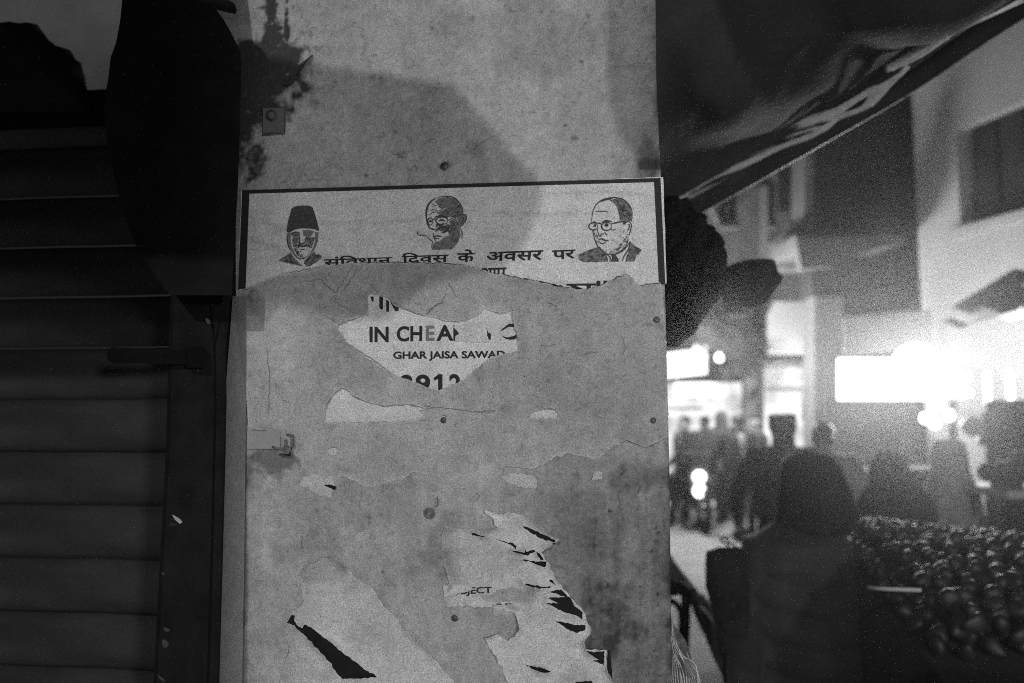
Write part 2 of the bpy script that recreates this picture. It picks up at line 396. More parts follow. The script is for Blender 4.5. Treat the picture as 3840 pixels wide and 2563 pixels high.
def build_panel():
    ys = np.concatenate([[-900, -500, -200], np.arange(-60, 2620, 5.0), [2800, 3200, 3800, 4600, 5930]])
    us = np.linspace(0, 1, 316)
    U, Y = np.meshgrid(us, ys); X = edge_l(Y) + (edge_r(Y) - edge_l(Y)) * U
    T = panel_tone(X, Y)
    H = .0009 * fbm(X, Y, 300, 3, 91) + .00035 * fbm(X, Y, 40, 3, 92) - .0012 * np.clip(.2 - T, 0, .2)
    H -= np.where(U > .999, .002, 0); H = np.where(Y > 1050, np.minimum(H, .0003), H)
    H = np.minimum(H, .0006)
    V = Wn(X, Y, H).reshape(-1, 3); nr, nc = U.shape
    idx = np.arange(nr * nc).reshape(nr, nc)
    F = np.stack([idx[1:, :-1], idx[1:, 1:], idx[:-1, 1:], idx[:-1, :-1]], -1).reshape(-1, 4).tolist()
    VV = V.tolist(); TT = T.ravel().tolist()
    back = np.array([math.sin(YAW), math.cos(YAW), 0]) * .42
    b0 = len(VV); VV += (V[idx[:, -1]] + back + np.array([-.002, 0, 0])).tolist(); TT += [.2] * nr      # right return
    F += [[int(idx[i, -1]), int(idx[i + 1, -1]), b0 + i + 1, b0 + i] for i in range(nr - 1)]
    b1 = len(VV); VV += (V[idx[:, 0]] + back).tolist(); TT += [.2] * nr
    F += [[int(idx[i + 1, 0]), int(idx[i, 0]), b1 + i, b1 + i + 1] for i in range(nr - 1)]
    F += [[b0 + i + 1, b1 + i + 1, b1 + i, b0 + i] for i in range(nr - 1)]
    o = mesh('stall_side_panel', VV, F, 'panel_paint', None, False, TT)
    tag(o, 'scuffed grey painted stall side covered in torn posters, right of the dark post', 'stall wall')
    return o
panel = build_panel()

# ------------------------------------------------------------------ banner poster
c1 = crop(860, 660, .3831); c2 = crop(1660, 640, .3831); c4 = crop(1150, 1060, .4257); c5 = crop(820, 1600, .6143); c6 = crop(1620, 1760, .512)
def creases(X, Y, base, seed, amt=.05):
    t = base + .05 * fbm(X, Y, 180, 4, seed) + .04 * fbm(X, Y, 24, 3, seed + 1)
    wv = fbm(X, Y, 85, 3, seed + 2, ax=4.5); t -= amt * np.clip(1 - np.abs(wv) / .06, 0, 1) * np.clip(fbm(X, Y, 160, 2, seed + 3) * 2, 0, 1)
    return t
out = [(903, 716), (1100, 710), (1500, 698), (2000, 684), (2300, 672), (2487, 665), (2490, 760), (2495, 900), (2500, 1064), (2440, 1075), (2390, 1110), (2200, 1110), (1990, 1075), (1700, 1010), (1400, 1005), (1150, 1035), (1000, 1060), (893, 1088), (897, 960), (900, 850)]
def poster_tone(X, Y):
    t = creases(X, Y, .66, 101, .16)
    for s in [[(1200, 835), (1400, 838), (1560, 826)], [(2080, 725), (2300, 722), (2420, 732)], [(1850, 800), (2050, 805), (2150, 800)], [(1815, 885), (1870, 888), (1930, 897)], [(2240, 790), (2280, 795)], [(1560, 868), (1590, 880), (1640, 890)]]:
        d = segdist(X, Y, s) + 3 * fbm(X, Y, 20, 2, 103); t -= .13 * np.clip(1 - d / 11, 0, 1)
    return t
poster = sheet('poster', [jag(out, 1.2, 40, 3)], .0014, poster_tone, step=8, relief=.0004, seed=8)
tag(poster, 'white banner poster with black frame, three printed portraits and a line of Hindi', 'poster')
HP = .0022
def frame_print():
    V = []; F = []
    for a, b, c, d in [((908, 714), (2477, 668), (2462, 683), (935, 727)), ((908, 714), (935, 727), (921, 1085), (893, 1088)), ((2477, 668), (2495, 1066), (2471, 1068), (2453, 683))]:
        q = [a, b, c, d]
        n = 24
        for (p, r_, s_, t_) in [(a, b, c, d)]:
            b0 = len(V)
            long = math.hypot(b[0] - a[0], b[1] - a[1]) > 300
            if long: A, B, C, D = a, b, c, d
            else: A, B, C, D = b, c, d, a
            for i in range(n + 1):
                u = i / n
                V.append(W(A[0] + (B[0] - A[0]) * u, A[1] + (B[1] - A[1]) * u, HP - .0002)); V.append(W(D[0] + (C[0] - D[0]) * u, D[1] + (C[1] - D[1]) * u, HP - .0002))
            F += [[b0 + 2 * i, b0 + 2 * i + 1, b0 + 2 * i + 3, b0 + 2 * i + 2] for i in range(n)]
    mesh('frame_print', V, F, 'ink', poster)
frame_print()
def portrait(label, c, polys, lines):
    kinds = {}
    polys = [('portrait_ink' if k_ == 'ink' else k_, p_) for k_, p_ in polys]; lines = [('portrait_ink' if k_ == 'ink' else k_, w_ * .9, p_) for k_, w_, p_ in lines]
    h = HP
    for kind, pts in polys:
        V, F = kinds.setdefault(kind, ([], [])); inkpoly(V, F, c(pts), h); h += .00003
    for kind, wd, pts in lines:
        V, F = kinds.setdefault(kind, ([], [])); p = c(pts); p = smooth_line(p) if len(p) > 2 else p
        ribbon(V, F, p, wd, h); h += .00001
    first = None
    for k, (V, F) in kinds.items():
        o = mesh('portrait_print' if first is None else 'shading_print', V, F, k, poster if first is None else first)
        o['kind'] = 'stuff'
        if first is None: first = o; o['label'] = label
rp = random.Random(2)
def hatch(poly, n, L, a, wd, kind='ink', c=None, sd=1):
    rr = random.Random(sd); xs = [p[0] for p in poly]; ys = [p[1] for p in poly]; o = []
    while len(o) < n:
        x, y = rr.uniform(min(xs), max(xs)), rr.uniform(min(ys), max(ys))
        if not bool(inside(np.array(x), np.array(y), poly)): continue
        b = a + rr.gauss(0, .2); l = L * rr.uniform(.5, 1.2)
        o.append((kind, wd * rr.uniform(.6, 1.2), [(x - l / 2 * math.cos(b), y - l / 2 * math.sin(b)), (x, y), (x + l / 2 * math.cos(b), y + l / 2 * math.sin(b))]))
    return o
hat = [(610, 320), (640, 300), (700, 290), (780, 293), (815, 310), (840, 380), (860, 450), (878, 520), (872, 545), (850, 527), (790, 517), (700, 514), (640, 527), (590, 557), (562, 550), (560, 520), (575, 440), (595, 370)]
shl = [(480, 830), (510, 805), (570, 775), (600, 745), (625, 790), (660, 830), (720, 885), (660, 875), (600, 860), (540, 848)]
shr = [(830, 740), (850, 775), (905, 780), (900, 810), (860, 840), (820, 865), (790, 885), (750, 888), (735, 860), (735, 830), (780, 790), (810, 760)]
fl = [(572, 557), (600, 560), (600, 640), (612, 700), (650, 780), (610, 735), (578, 690), (562, 610)]
fr = [(835, 545), (874, 555), (868, 640), (838, 715), (790, 775), (800, 740), (828, 690), (842, 620)]
portrait('printed portrait of a man in a tall dark cap with a goatee', c1,
    [('ink', hat), ('ink_mid', shl), ('ink_mid', shr), ('ink_mid', fl), ('ink_mid', fr), ('ink_mid', [(718, 535), (770, 528), (828, 545), (800, 592), (745, 597), (722, 575)]), ('ink_mid', [(600, 558), (640, 548), (690, 552), (692, 592), (640, 600), (608, 590)]),
     ('ink_mid', [(620, 600), (680, 605), (660, 690), (640, 700), (620, 670)]), ('ink_mid', [(750, 610), (830, 600), (820, 680), (790, 690), (770, 650)])],
    [('ink', 6, [(608, 568), (645, 552), (688, 562)]), ('ink', 5, [(622, 586), (650, 578), (680, 590)]), ('ink', 7, [(690, 596), (686, 645), (702, 668), (735, 655), (745, 640)]),
     ('ink', 8, [(640, 692), (680, 678), (712, 690), (770, 684), (796, 706)]), ('ink', 4, [(690, 716), (718, 722), (745, 714)]), ('ink', 4, [(610, 735), (650, 785), (690, 812), (745, 800), (795, 755)]),
     ('ink', 4, [(650, 720), (660, 760), (690, 790)]), ('ink', 5, [(800, 770), (770, 810), (745, 860)]), ('ink', 4, [(845, 780), (820, 820), (800, 860)]), ('ink', 5, [(575, 556), (564, 610), (580, 690), (612, 742)])]
    + hatch([(610, 600), (690, 600), (690, 760), (640, 760)], 26, 26, 1.1, 3, c=c1, sd=3) + hatch([(745, 600), (840, 600), (800, 740), (740, 730)], 34, 26, -1.0, 3, sd=4) + hatch(shl, 26, 30, .8, 4, sd=5) + hatch(shr, 22, 30, -.9, 4, sd=6)
    + hatch([(660, 740), (760, 730), (740, 810), (690, 812)], 10, 24, 1.4, 2.5, sd=8))
hd = [(2130, 205), (2200, 220), (2250, 265), (2282, 330), (2285, 375), (2240, 385), (2180, 405), (2120, 400), (2040, 370), (2030, 355), (2090, 345), (2130, 310), (2200, 290), (2190, 250)]
ck = [(2150, 450), (2220, 410), (2250, 500), (2264, 580), (2240, 650), (2180, 718), (2090, 721), (1985, 724), (1990, 690), (2020, 645), (2060, 640), (2110, 600), (2160, 580), (2140, 545), (2060, 540), (2040, 505), (2090, 497), (2140, 512), (2170, 480)]
portrait('printed portrait of a bald man with round glasses and moustache', c1,
    [('ink_mid', [(2050, 212), (2130, 203), (2180, 230), (2190, 280), (2120, 310), (2060, 340), (2000, 330), (2000, 260)][:0] or [(2010, 250), (2060, 218), (2130, 204), (2190, 250), (2195, 290), (2130, 308), (2080, 330)]), ('ink_mid', hd), ('ink_mid', ck),
     ('ink_mid', [(2230, 390), (2290, 374), (2322, 392), (2322, 425), (2300, 470), (2262, 497), (2245, 480)])],
    [('ink', 8, [(2020, 222), (1975, 250), (1937, 310), (1928, 395), (1940, 432)]), ('ink', 4, [(1990, 235), (2060, 208), (2130, 200), (2200, 214), (2252, 262), (2284, 325), (2288, 372)]),
     ('ink', 5, ell(2080, 440, 58, 36)), ('ink', 5, ell(1968, 446, 24, 36)), ('ink', 5, [(1990, 430), (2010, 422), (2024, 432)]), ('ink', 5, [(2136, 436), (2190, 415), (2240, 394), (2262, 380)]),
     ('ink', 9, [(2010, 408), (2060, 392), (2110, 402), (2140, 418)]), ('ink', 8, [(2050, 442), (2080, 432), (2110, 445)]), ('ink', 7, [(1955, 455), (1970, 440), (1985, 455)]), ('ink', 5, [(1930, 420), (1940, 470), (1962, 510), (1980, 515)]),
     ('ink', 6, [(1962, 512), (1985, 522), (2020, 525)]), ('ink', 12, [(2020, 545), (2050, 515), (2090, 500), (2130, 512), (2120, 545), (2080, 555)]), ('ink', 6, [(2005, 596), (2040, 588), (2080, 598)]), ('ink', 4, [(2010, 612), (2050, 618)]),
     ('ink', 4, [(2000, 560), (2004, 600), (2020, 640)]), ('ink', 5, [(2248, 405), (2285, 378), (2318, 392), (2316, 432), (2285, 480), (2258, 498)]), ('ink', 6, [(2265, 415), (2290, 410), (2285, 445), (2268, 470)]), ('ink_mid', 5, [(2258, 500), (2280, 560), (2275, 620)]),
     ('ink', 3, [(1838, 545), (1850, 575), (1900, 580), (1930, 590)]), ('ink', 3, [(1930, 590), (1960, 620), (1990, 650), (1975, 710)])]
    + hatch([(1990, 260), (2120, 220), (2150, 310), (2010, 370), (1960, 380)], 22, 40, -.3, 2.5, sd=13) + hatch([(2020, 460), (2160, 470), (2140, 540), (2030, 500)], 30, 26, .4, 3, sd=14) + hatch(ck, 46, 30, -1, 3, 'ink', sd=15)
    + hatch(hd, 40, 30, -.5, 3, 'ink', sd=16))
hair = [(1640, 290), (1720, 270), (1780, 295), (1830, 345), (1853, 410), (1850, 492), (1800, 505), (1745, 490), (1725, 440), (1715, 380), (1690, 330)]
sl = [(1330, 825), (1400, 790), (1470, 765), (1530, 745), (1570, 800), (1600, 850), (1615, 892), (1370, 895), (1335, 870)]
sr = [(1838, 695), (1870, 730), (1950, 775), (1900, 830), (1870, 890), (1790, 890), (1812, 820), (1830, 750)]
jaw = [(1560, 770), (1640, 790), (1700, 760), (1760, 700), (1805, 630), (1812, 700), (1770, 760), (1700, 805), (1630, 820)]
portrait('line portrait of a man in round glasses, suit and tie', c2,
    [('ink_mid', hair), ('ink', [(1530, 305), (1560, 285), (1620, 270), (1680, 264), (1650, 282), (1600, 292), (1560, 305)]), ('ink_mid', sl), ('ink_mid', sr), ('ink', [(1650, 825), (1690, 820), (1722, 870), (1722, 892), (1640, 892), (1660, 860)]), ('ink', ell(1490, 540, 13, 16)), ('ink', ell(1605, 533, 19, 17)), ('ink', [(1758, 495), (1796, 500), (1790, 530), (1768, 525)])],
    [('ink', 4.5, [(1455, 515), (1463, 450), (1475, 390), (1500, 340), (1540, 300), (1600, 275), (1680, 264), (1760, 280), (1812, 320), (1847, 370), (1857, 430), (1850, 500)]),
     ('ink', 5, [(1462, 515), (1480, 503), (1510, 510)]), ('ink', 8, [(1562, 508), (1600, 492), (1655, 502)]), ('ink', 5, ell(1475, 547, 44, 34)), ('ink', 5, ell(1605, 547, 50, 40)), ('ink', 6, [(1515, 520), (1535, 515), (1556, 524)]), ('ink', 6, [(1652, 522), (1710, 508), (1765, 498)]),
     ('ink', 5, [(1556, 525), (1560, 560)]), ('ink', 4, [(1515, 565), (1522, 610), (1538, 642), (1562, 640)]), ('ink', 4, [(1545, 640), (1556, 622), (1580, 618)]), ('ink', 4, [(1588, 600), (1600, 625), (1615, 632)]),
     ('ink', 6, [(1525, 682), (1555, 668), (1590, 684), (1628, 688)]), ('ink', 4, [(1530, 690), (1550, 712), (1580, 714), (1595, 698)]),
     ('ink', 4.5, [(1466, 575), (1475, 620), (1492, 680), (1515, 735), (1560, 780), (1590, 800)]), ('ink', 3.5, [(1590, 800), (1630, 822), (1700, 812), (1770, 765), (1812, 705), (1815, 640)]), ('ink', 4, [(1790, 515), (1820, 500), (1846, 525), (1842, 580), (1825, 628), (1802, 622)]), ('ink', 4, [(1812, 525), (1830, 535), (1820, 575), (1808, 590)]),
     ('ink', 4.5, [(1535, 745), (1575, 800), (1605, 850), (1620, 892)]), ('ink', 4, [(1590, 812), (1640, 850), (1636, 890)]), ('ink', 4, [(1636, 822), (1700, 818), (1760, 788), (1812, 735), (1834, 692)]), ('ink', 4.5, [(1836, 692), (1820, 770), (1780, 830), (1760, 892)]), ('ink', 3.5, [(1812, 820), (1795, 892)]), ('ink', 3, [(1495, 400), (1560, 398), (1620, 404)]), ('ink', 3, [(1640, 575), (1670, 582), (1690, 575)])]
    + hatch(hair, 60, 36, .9, 3.5, sd=20) + hatch(jaw, 60, 22, -.8, 2, sd=21) + hatch(sl, 45, 30, -.5, 3, sd=22) + hatch(sr, 26, 30, .7, 3, sd=23) + hatch([(1468, 570), (1500, 580), (1520, 640), (1530, 730), (1500, 690)], 22, 18, 1.0, 2.5, sd=24)
    + hatch([(1650, 600), (1800, 560), (1800, 640), (1720, 720), (1660, 700)], 22, 16, -.7, 1.6, sd=25))
# Hindi line: typed in visual order (the i-sign stands before its consonant)
text('lettering', 'संिवधान', [(1213, 962), (1470, 955), (1468, 990), (1216, 1002)], HP, parent=poster, offset=.02)
text('lettering', 'िदवस', [(1505, 950), (1683, 944), (1681, 986), (1508, 992)], HP, parent=poster, offset=.02)
text('lettering', 'के', [(1714, 936), (1781, 936), (1778, 982), (1717, 985)], HP, parent=poster, offset=.02)
text('lettering', 'अवसर', [(1824, 946), (2038, 938), (2032, 976), (1824, 982)], HP, parent=poster, offset=.02)
text('lettering', 'पर', [(2070, 940), (2158, 936), (2156, 970), (2074, 975)], HP, parent=poster, offset=.02)
text('lettering', 'आप', [(1800, 1006), (1900, 1003), (1896, 1045), (1804, 1048)], HP, parent=poster, offset=.02)
def bars():
    V = []; F = []
    inkpoly(V, F, c2([(1210, 1110), (1500, 1105), (1502, 1125), (1215, 1128)]), HP)
    inkpoly(V, F, c2([(1410, 1126), (1452, 1124), (1450, 1190), (1412, 1190)]), HP)
    inkpoly(V, F, c2([(1505, 1080), (1545, 1080), (1545, 1170), (1507, 1170)]), HP)
    inkpoly(V, F, c2([(1575, 1078), (1614, 1078), (1614, 1160), (1576, 1160)]), HP)
    inkpoly(V, F, c2([(1225, 1112), (1300, 1128), (1380, 1160), (1370, 1180), (1260, 1140)]), HP + .00003)
    mesh('lettering', V, F, 'ink', poster)
bars()

# ------------------------------------------------------------------ job-advert bill under the torn layer
bill = sheet('poster', [jag([(1240, 1090), (1960, 1090), (1965, 1480), (1240, 1480)], 1, 60, 4)], .0009, lambda X, Y: creases(X, Y, .66, 121, .08), step=12, relief=.0002, seed=9)
tag(bill, 'white bill reading IN CHEAP and GHAR JAISA SAWAD seen through a torn hole', 'poster')
HB = .00135
def q4(x0, y0, x1, y1, dy=0, x2=None, x3=None): return [c4([(x0, y0)])[0], c4([(x1, y0 + dy)])[0], c4([(x1, y1 + dy)])[0], c4([(x0, y1)])[0]]
text('lettering', 'IN', q4(553, 390, 722, 527), HB, parent=bill, offset=.03)
text('lettering', 'CH', q4(793, 385, 1018, 523, -4), HB, parent=bill, offset=.03)
text('lettering', 'E', q4(1050, 380, 1126, 515), HB, parent=bill, offset=.03, m='ink_mid')
text('lettering', 'AP', q4(1142, 377, 1390, 515, -2), HB, parent=bill, offset=.03)
text('lettering', 'RC', q4(1590, 362, 1850, 505), HB, parent=bill, offset=.03)
text('lettering', 'GHAR JAISA SAWAD', q4(762, 608, 1750, 694, -8), HB, parent=bill, offset=.034)
text('lettering', '8', q4(815, 812, 935, 990), HB, parent=bill, offset=.03)
text('lettering', '9', q4(960, 810, 1088, 990), HB, parent=bill, offset=.03)
text('lettering', '1', q4(1158, 808, 1196, 990), HB, parent=bill, offset=.0)
text('lettering', '2', q4(1255, 806, 1360, 985), HB, parent=bill, offset=.03)
def frag():
    V = []; F = []
    inkpoly(V, F, c4([(560, 125), (590, 125), (590, 172), (575, 165)]), HB); inkpoly(V, F, c4([(640, 122), (672, 124), (672, 238), (652, 238), (640, 222)]), HB)
    inkpoly(V, F, c4([(700, 152), (726, 168), (726, 258), (702, 258)]), HB); inkpoly(V, F, c4([(740, 178), (812, 225), (808, 252), (780, 255)]), HB)
    inkpoly(V, F, c4([(1162, 809), (1162, 846), (1125, 866), (1117, 842)]), HB)
    mesh('lettering', V, F, 'ink', bill)
frag()

# ------------------------------------------------------------------ residue of an older layer, over the bill
top = [(884, 1086), (935, 1080), (1000, 1046), (1060, 1032), (1130, 1018), (1200, 1003), (1270, 990), (1330, 986), (1420, 985), (1500, 984), (1600, 985), (1680, 988), (1720, 992), (1760, 1000), (1850, 1025), (1950, 1045), (2040, 1062), (2130, 1080), (2200, 1087), (2250, 1072), (2300, 1050), (2345, 1030), (2375, 1043), (2380, 1062), (2400, 1070), (2440, 1064), (2489, 1058)]
bot = [(2494, 1200), (2503, 1500), (2505, 1640), (2420, 1680), (2350, 1650), (2240, 1720), (2120, 1700), (1990, 1760), (1840, 1740), (1700, 1800), (1560, 1770), (1400, 1830), (1300, 1790), (1180, 1800), (1060, 1640), (930, 1600)]
lp = jag(top, 4, 12, 31, False)[:-1] + jag(bot, 7, 16, 32, False) + [(912, 1300)]
H1 = jag(c4([(270, 400), (285, 375), (330, 350), (480, 295), (545, 290), (545, 110), (640, 108), (735, 150), (760, 195), (850, 235), (930, 262), (1030, 295), (1180, 330), (1330, 345), (1480, 300), (1560, 230), (1700, 270), (1815, 240), (1818, 330), (1850, 470), (1870, 600), (1790, 622), (1700, 640), (1600, 672), (1540, 730), (1480, 770), (1390, 850), (1290, 895), (1200, 935), (1160, 952), (1080, 930), (1000, 895), (900, 855), (820, 835), (700, 765), (600, 700), (500, 640), (400, 560), (330, 480)]), 4, 12, 33)
H2 = jag(c4([(160, 1145), (170, 1100), (195, 1040), (215, 1005), (260, 960), (310, 925), (350, 945), (400, 990), (500, 1040), (600, 1072), (700, 1086), (860, 1070), (960, 1082), (1030, 1105), (1000, 1135), (1040, 1170), (950, 1210), (800, 1228), (400, 1236), (160, 1238)]), 3, 12, 34)
H3 = jag(c4([(1935, 1196), (1970, 1155), (2030, 1125), (2090, 1110), (2180, 1116), (2215, 1150), (2215, 1196)]), 3, 12, 35)
def res_tone(X, Y):
    t = .385 + .09 * fbm(X, Y, 260, 4, 141) + .06 * fbm(X, Y, 40, 3, 142) + .04 * fbm(X, Y, 12, 2, 143)
    t -= .10 * np.clip((fbm(X, Y, 26, 2, 144) - .55) / .2, 0, 1)
    t -= .05 * soft(X, Y, 2200, 1400, 260, 200, .5, 120, 145); t -= .12 * soft(X, Y, 950, 1140, 90, 60, .6, 50, 146)
    t += .06 * soft(X, Y, 1060, 1250, 120, 200, .4, 80, 147); t -= .10 * np.clip((X - 2000) / 500, 0, 1) * np.clip((Y - 1250) / 400, 0, 1)
    rd = np.abs(fbm(X, Y, 130, 4, 150, ax=1.3)); t -= .12 * np.clip(1 - rd / .022, 0, 1) * np.clip(fbm(X, Y, 200, 3, 151) * 2.5, 0, 1)
    t += .08 * soft(X, Y, 1830, 1180, 60, 50, .5, 40, 148)
    t -= .08 * soft(X, Y, 1000, 1650, 110, 50, .6, 40, 149)
    return t
def taper(X, Y): return -.0025 * np.clip((Y - 1600) / 90, 0, 1)
def lift(edge, r, hgt): return lambda X, Y: hgt * np.clip(1 - segdist(X, Y, edge) / r, 0, 1) ** 2
res = sheet('old_paper_layer', [lp, H1, H2, H3], .0031, res_tone, step=8, relief=.0006, seed=10, thick=.0022, elift=.0022, rimt=.09, curl=lambda X, Y: lift(top[13:22], 40, .003)(X, Y) + taper(X, Y))
tag(res, 'grey crumbled paper layer pasted across the panel under the banner poster', 'paper layer')
u1 = sheet('under_paper', [jag(c4([(140, 900), (1700, 900), (1700, 1260), (140, 1260)]), 1, 60)], .0006, lambda X, Y: creases(X, Y, .62, 151), step=14, seed=11); tag(u1, 'pale paper showing through the long torn slit under the phone number', 'paper')
u2 = sheet('under_paper', [jag(c4([(1900, 1090), (2240, 1090), (2240, 1215), (1900, 1215)]), 1, 60)], .0006, lambda X, Y: creases(X, Y, .60, 152), step=14, seed=12); tag(u2, 'pale paper showing in the small arched tear right of the slit', 'paper')
# scraps stuck over the lettering
p1 = sheet('paper_scrap', [jag(c4([(1290, 395), (1330, 370), (1420, 350), (1560, 340), (1660, 350), (1800, 330), (1740, 395), (1690, 460), (1640, 470), (1600, 440), (1580, 400), (1545, 420), (1620, 520), (1500, 530), (1400, 520), (1310, 525), (1312, 470), (1345, 455), (1320, 420)]), 4, 10, 36)], .0020, lambda X, Y: creases(X, Y, .60, 153), step=8, relief=.0002, seed=13)
tag(p1, 'white scrap covering the letters after IN CHEAP', 'paper scrap')
p2 = sheet('paper_scrap', [jag(c4([(1660, 468), (1680, 440), (1730, 420), (1760, 405), (1800, 400), (1830, 440), (1790, 480), (1745, 480), (1710, 460), (1712, 510), (1662, 510)]), 3, 9, 37)], .0020, lambda X, Y: creases(X, Y, .62, 154), step=8, seed=14)
tag(p2, 'tiny white scrap at the right end of the IN CHEAP line', 'paper scrap')

def lines_obj(name, parent, m, items, h):
    V = []; F = []
    for k, (wd, pts, *c) in enumerate(items):
        p = jag(pts, 4.0, 9, 900 + k, False); ribbon(V, F, p, wd * .85, h + k * .000015)
    return tag(mesh(name, V, F, m, parent), kind='stuff')
HC = .0040
lines_obj('crease', res, 'crease', [
    (3.2, c4([(740, 170), (800, 195), (860, 232), (930, 255), (1030, 295)])), (3.4, c4([(1040, 290), (1120, 215), (1190, 180), (1195, 150), (1250, 100)])), (3, c4([(1250, 5), (1280, 45), (1300, 95), (1322, 130)])),
    (2.5, c4([(940, 150), (950, 180), (1015, 190)])), (2.5, c4([(540, 5), (580, 40), (620, 90)])), (3, c4([(280, 375), (350, 350), (420, 325), (500, 292)])), (2.5, c4([(260, 520), (320, 510), (350, 505)])),
    (3.4, c4([(165, 1110), (215, 1008), (195, 995), (240, 980), (310, 927), (345, 942)])), (3, c4([(345, 942), (420, 1005), (520, 1050), (700, 1086), (860, 1070), (1000, 1095), (1120, 1100)])),
    (3.2, c4([(1000, 1130), (1120, 1102), (1300, 1118), (1500, 1140), (1640, 1128), (1655, 1140), (1500, 1152)])), (2.5, c4([(160, 1240), (500, 1236), (900, 1225), (980, 1208), (1110, 1216)])), (2.5, c4([(2010, 1128), (2080, 1110), (2200, 1118)])),
    (3, c4([(1200, 1170), (1235, 1180)])), (2.5, c4([(1750, 240), (1800, 245), (1815, 330), (1850, 470), (1868, 600)])), (2.4, c4([(2060, 545), (2130, 560), (2200, 550)])), (2.2, c4([(1910, 825), (1925, 830)])), (2.2, c4([(150, 775), (170, 800)])),
    (2.5, c4([(1540, 730), (1555, 710), (1545, 755), (1520, 745)])), (2.5, c4([(210, 140), (270, 110), (240, 160)])), (2.3, c4([(230, 165), (330, 215), (430, 275)])), (3, c4([(1060, 285), (1140, 190), (1200, 185)])),
    (2.5, [(1120, 1060), (1200, 1048), (1260, 1100), (1290, 1050), (1330, 990)]), (2.3, [(1220, 1180), (1260, 1210)]), (3, [(1340, 1012), (1310, 1060), (1280, 1100)]), (2.3, c4([(300, 520), (400, 560), (600, 690), (780, 820)])), (2.3, [(2050, 1130), (2090, 1150), (2080, 1170)]),
    (2.0, [(2330, 1260), (2345, 1300), (2340, 1330)]), (2.0, [(1000, 1300), (1012, 1420), (1006, 1560)]), (2.2, [(1060, 1500), (1090, 1512)]), (2.2, [(2180, 1330), (2240, 1320)])], HC)
lines_obj('crease', poster, 'crease', [(2.6, c1([(480, 960), (600, 945), (760, 915), (920, 893), (1100, 875)])), (2.6, c1([(900, 930), (930, 1000), (970, 1040)])), (2.2, c1([(1840, 545), (1850, 572), (1920, 590)]))], HP + .0012)
lines_obj('tear_edge', res, 'black_bill', [(5.5, [(1850, 1024), (1950, 1044), (2040, 1061), (2130, 1079), (2200, 1086), (2240, 1076)]), (3, [(2240, 1076), (2300, 1050), (2345, 1030), (2374, 1043)]), (2.6, [(1340, 986), (1500, 984), (1680, 988), (1760, 1000), (1850, 1024)]), (2.6, [(2400, 1071), (2440, 1065), (2488, 1059)]), (3, [(886, 1087), (935, 1083)])], .0046)

# ------------------------------------------------------------------ lower torn papers with black showing through
def grow(l, d):
    a = sum(l[i][0] * l[(i + 1) % len(l)][1] - l[(i + 1) % len(l)][0] * l[i][1] for i in range(len(l))); sg = 1 if a > 0 else -1; o = []
    for i in range(len(l)):
        (x0, y0), (x1, y1) = l[i - 1], l[(i + 1) % len(l)]; L = math.hypot(x1 - x0, y1 - y0) + 1e-6
        o.append((l[i][0] + sg * (y1 - y0) / L * d, l[i][1] - sg * (x1 - x0) / L * d))
    return o
def backing(l, parent, k):
    V = []; F = []; inkpoly(V, F, grow(l, 7), .0009 + k * .00002); mesh('exposed_black', V, F, 'black_bill', parent)
PA = jag(c5([(500, 880), (560, 840), (640, 800), (720, 820), (780, 860), (840, 930), (930, 980), (1000, 1080), (1080, 1170), (1160, 1260), (1230, 1340), (1300, 1400), (1370, 1480), (1440, 1568), (1500, 1680), (380, 1680), (370, 1568), (400, 1450), (430, 1380), (420, 1270), (385, 1230), (395, 1150), (470, 1120), (520, 1060), (500, 960)]), 5, 12, 41)
gapA = jag(c5([(415, 1200), (428, 1180), (445, 1150), (465, 1155), (460, 1185), (485, 1220), (512, 1232), (520, 1210), (560, 1225), (600, 1255), (660, 1300), (720, 1350), (780, 1400), (840, 1440), (900, 1490), (968, 1530), (880, 1538), (755, 1543), (700, 1480), (680, 1440), (620, 1380), (560, 1310), (520, 1270), (480, 1240), (450, 1212)]), 3.5, 8, 42)
pa = sheet('torn_paper', [PA, gapA], .0014, lambda X, Y: creases(X, Y, .56, 161) - .17 * soft(X, Y, 1190, 2130, 150, 55, .6, 50, 163) - .16 * np.clip(1 - (X - 1060 - .0 * Y) / 150, 0, 1) - .10 * np.clip((fbm(X, Y, 120, 3, 164) - .2) / .3, 0, 1), step=8, relief=.0008, seed=15, thick=.0005, elift=.005, rimt=.05)
backing(c5([(415, 1200), (445, 1150), (465, 1155), (460, 1185), (485, 1220), (520, 1210), (600, 1255), (720, 1350), (840, 1440), (968, 1530), (880, 1538), (755, 1543), (700, 1480), (620, 1380), (520, 1270), (450, 1212)]), pa, 0)
tag(pa, 'pale torn paper with one long black diagonal rip at the bottom of the panel', 'torn poster')
PB = jag(c6([(90, 410), (210, 440), (330, 450), (480, 430), (430, 350), (380, 300), (470, 330), (600, 320), (680, 350), (740, 378), (790, 420), (860, 480), (940, 520), (870, 570), (800, 612), (850, 680), (890, 760), (920, 830), (960, 880), (1010, 930), (1060, 990), (1110, 1040), (1130, 1100), (1170, 1180), (1140, 1230), (1115, 1270), (1130, 1320), (1200, 1318), (1284, 1325), (1282, 1460), (1310, 1520), (1335, 1600), (1345, 1700), (620, 1700), (560, 1568), (480, 1400), (390, 1240), (480, 1210), (560, 1260), (640, 1180), (625, 1100), (600, 1050), (420, 1010), (200, 1000), (110, 1010), (80, 940), (130, 860), (110, 760), (60, 600)]), 6, 13, 43)
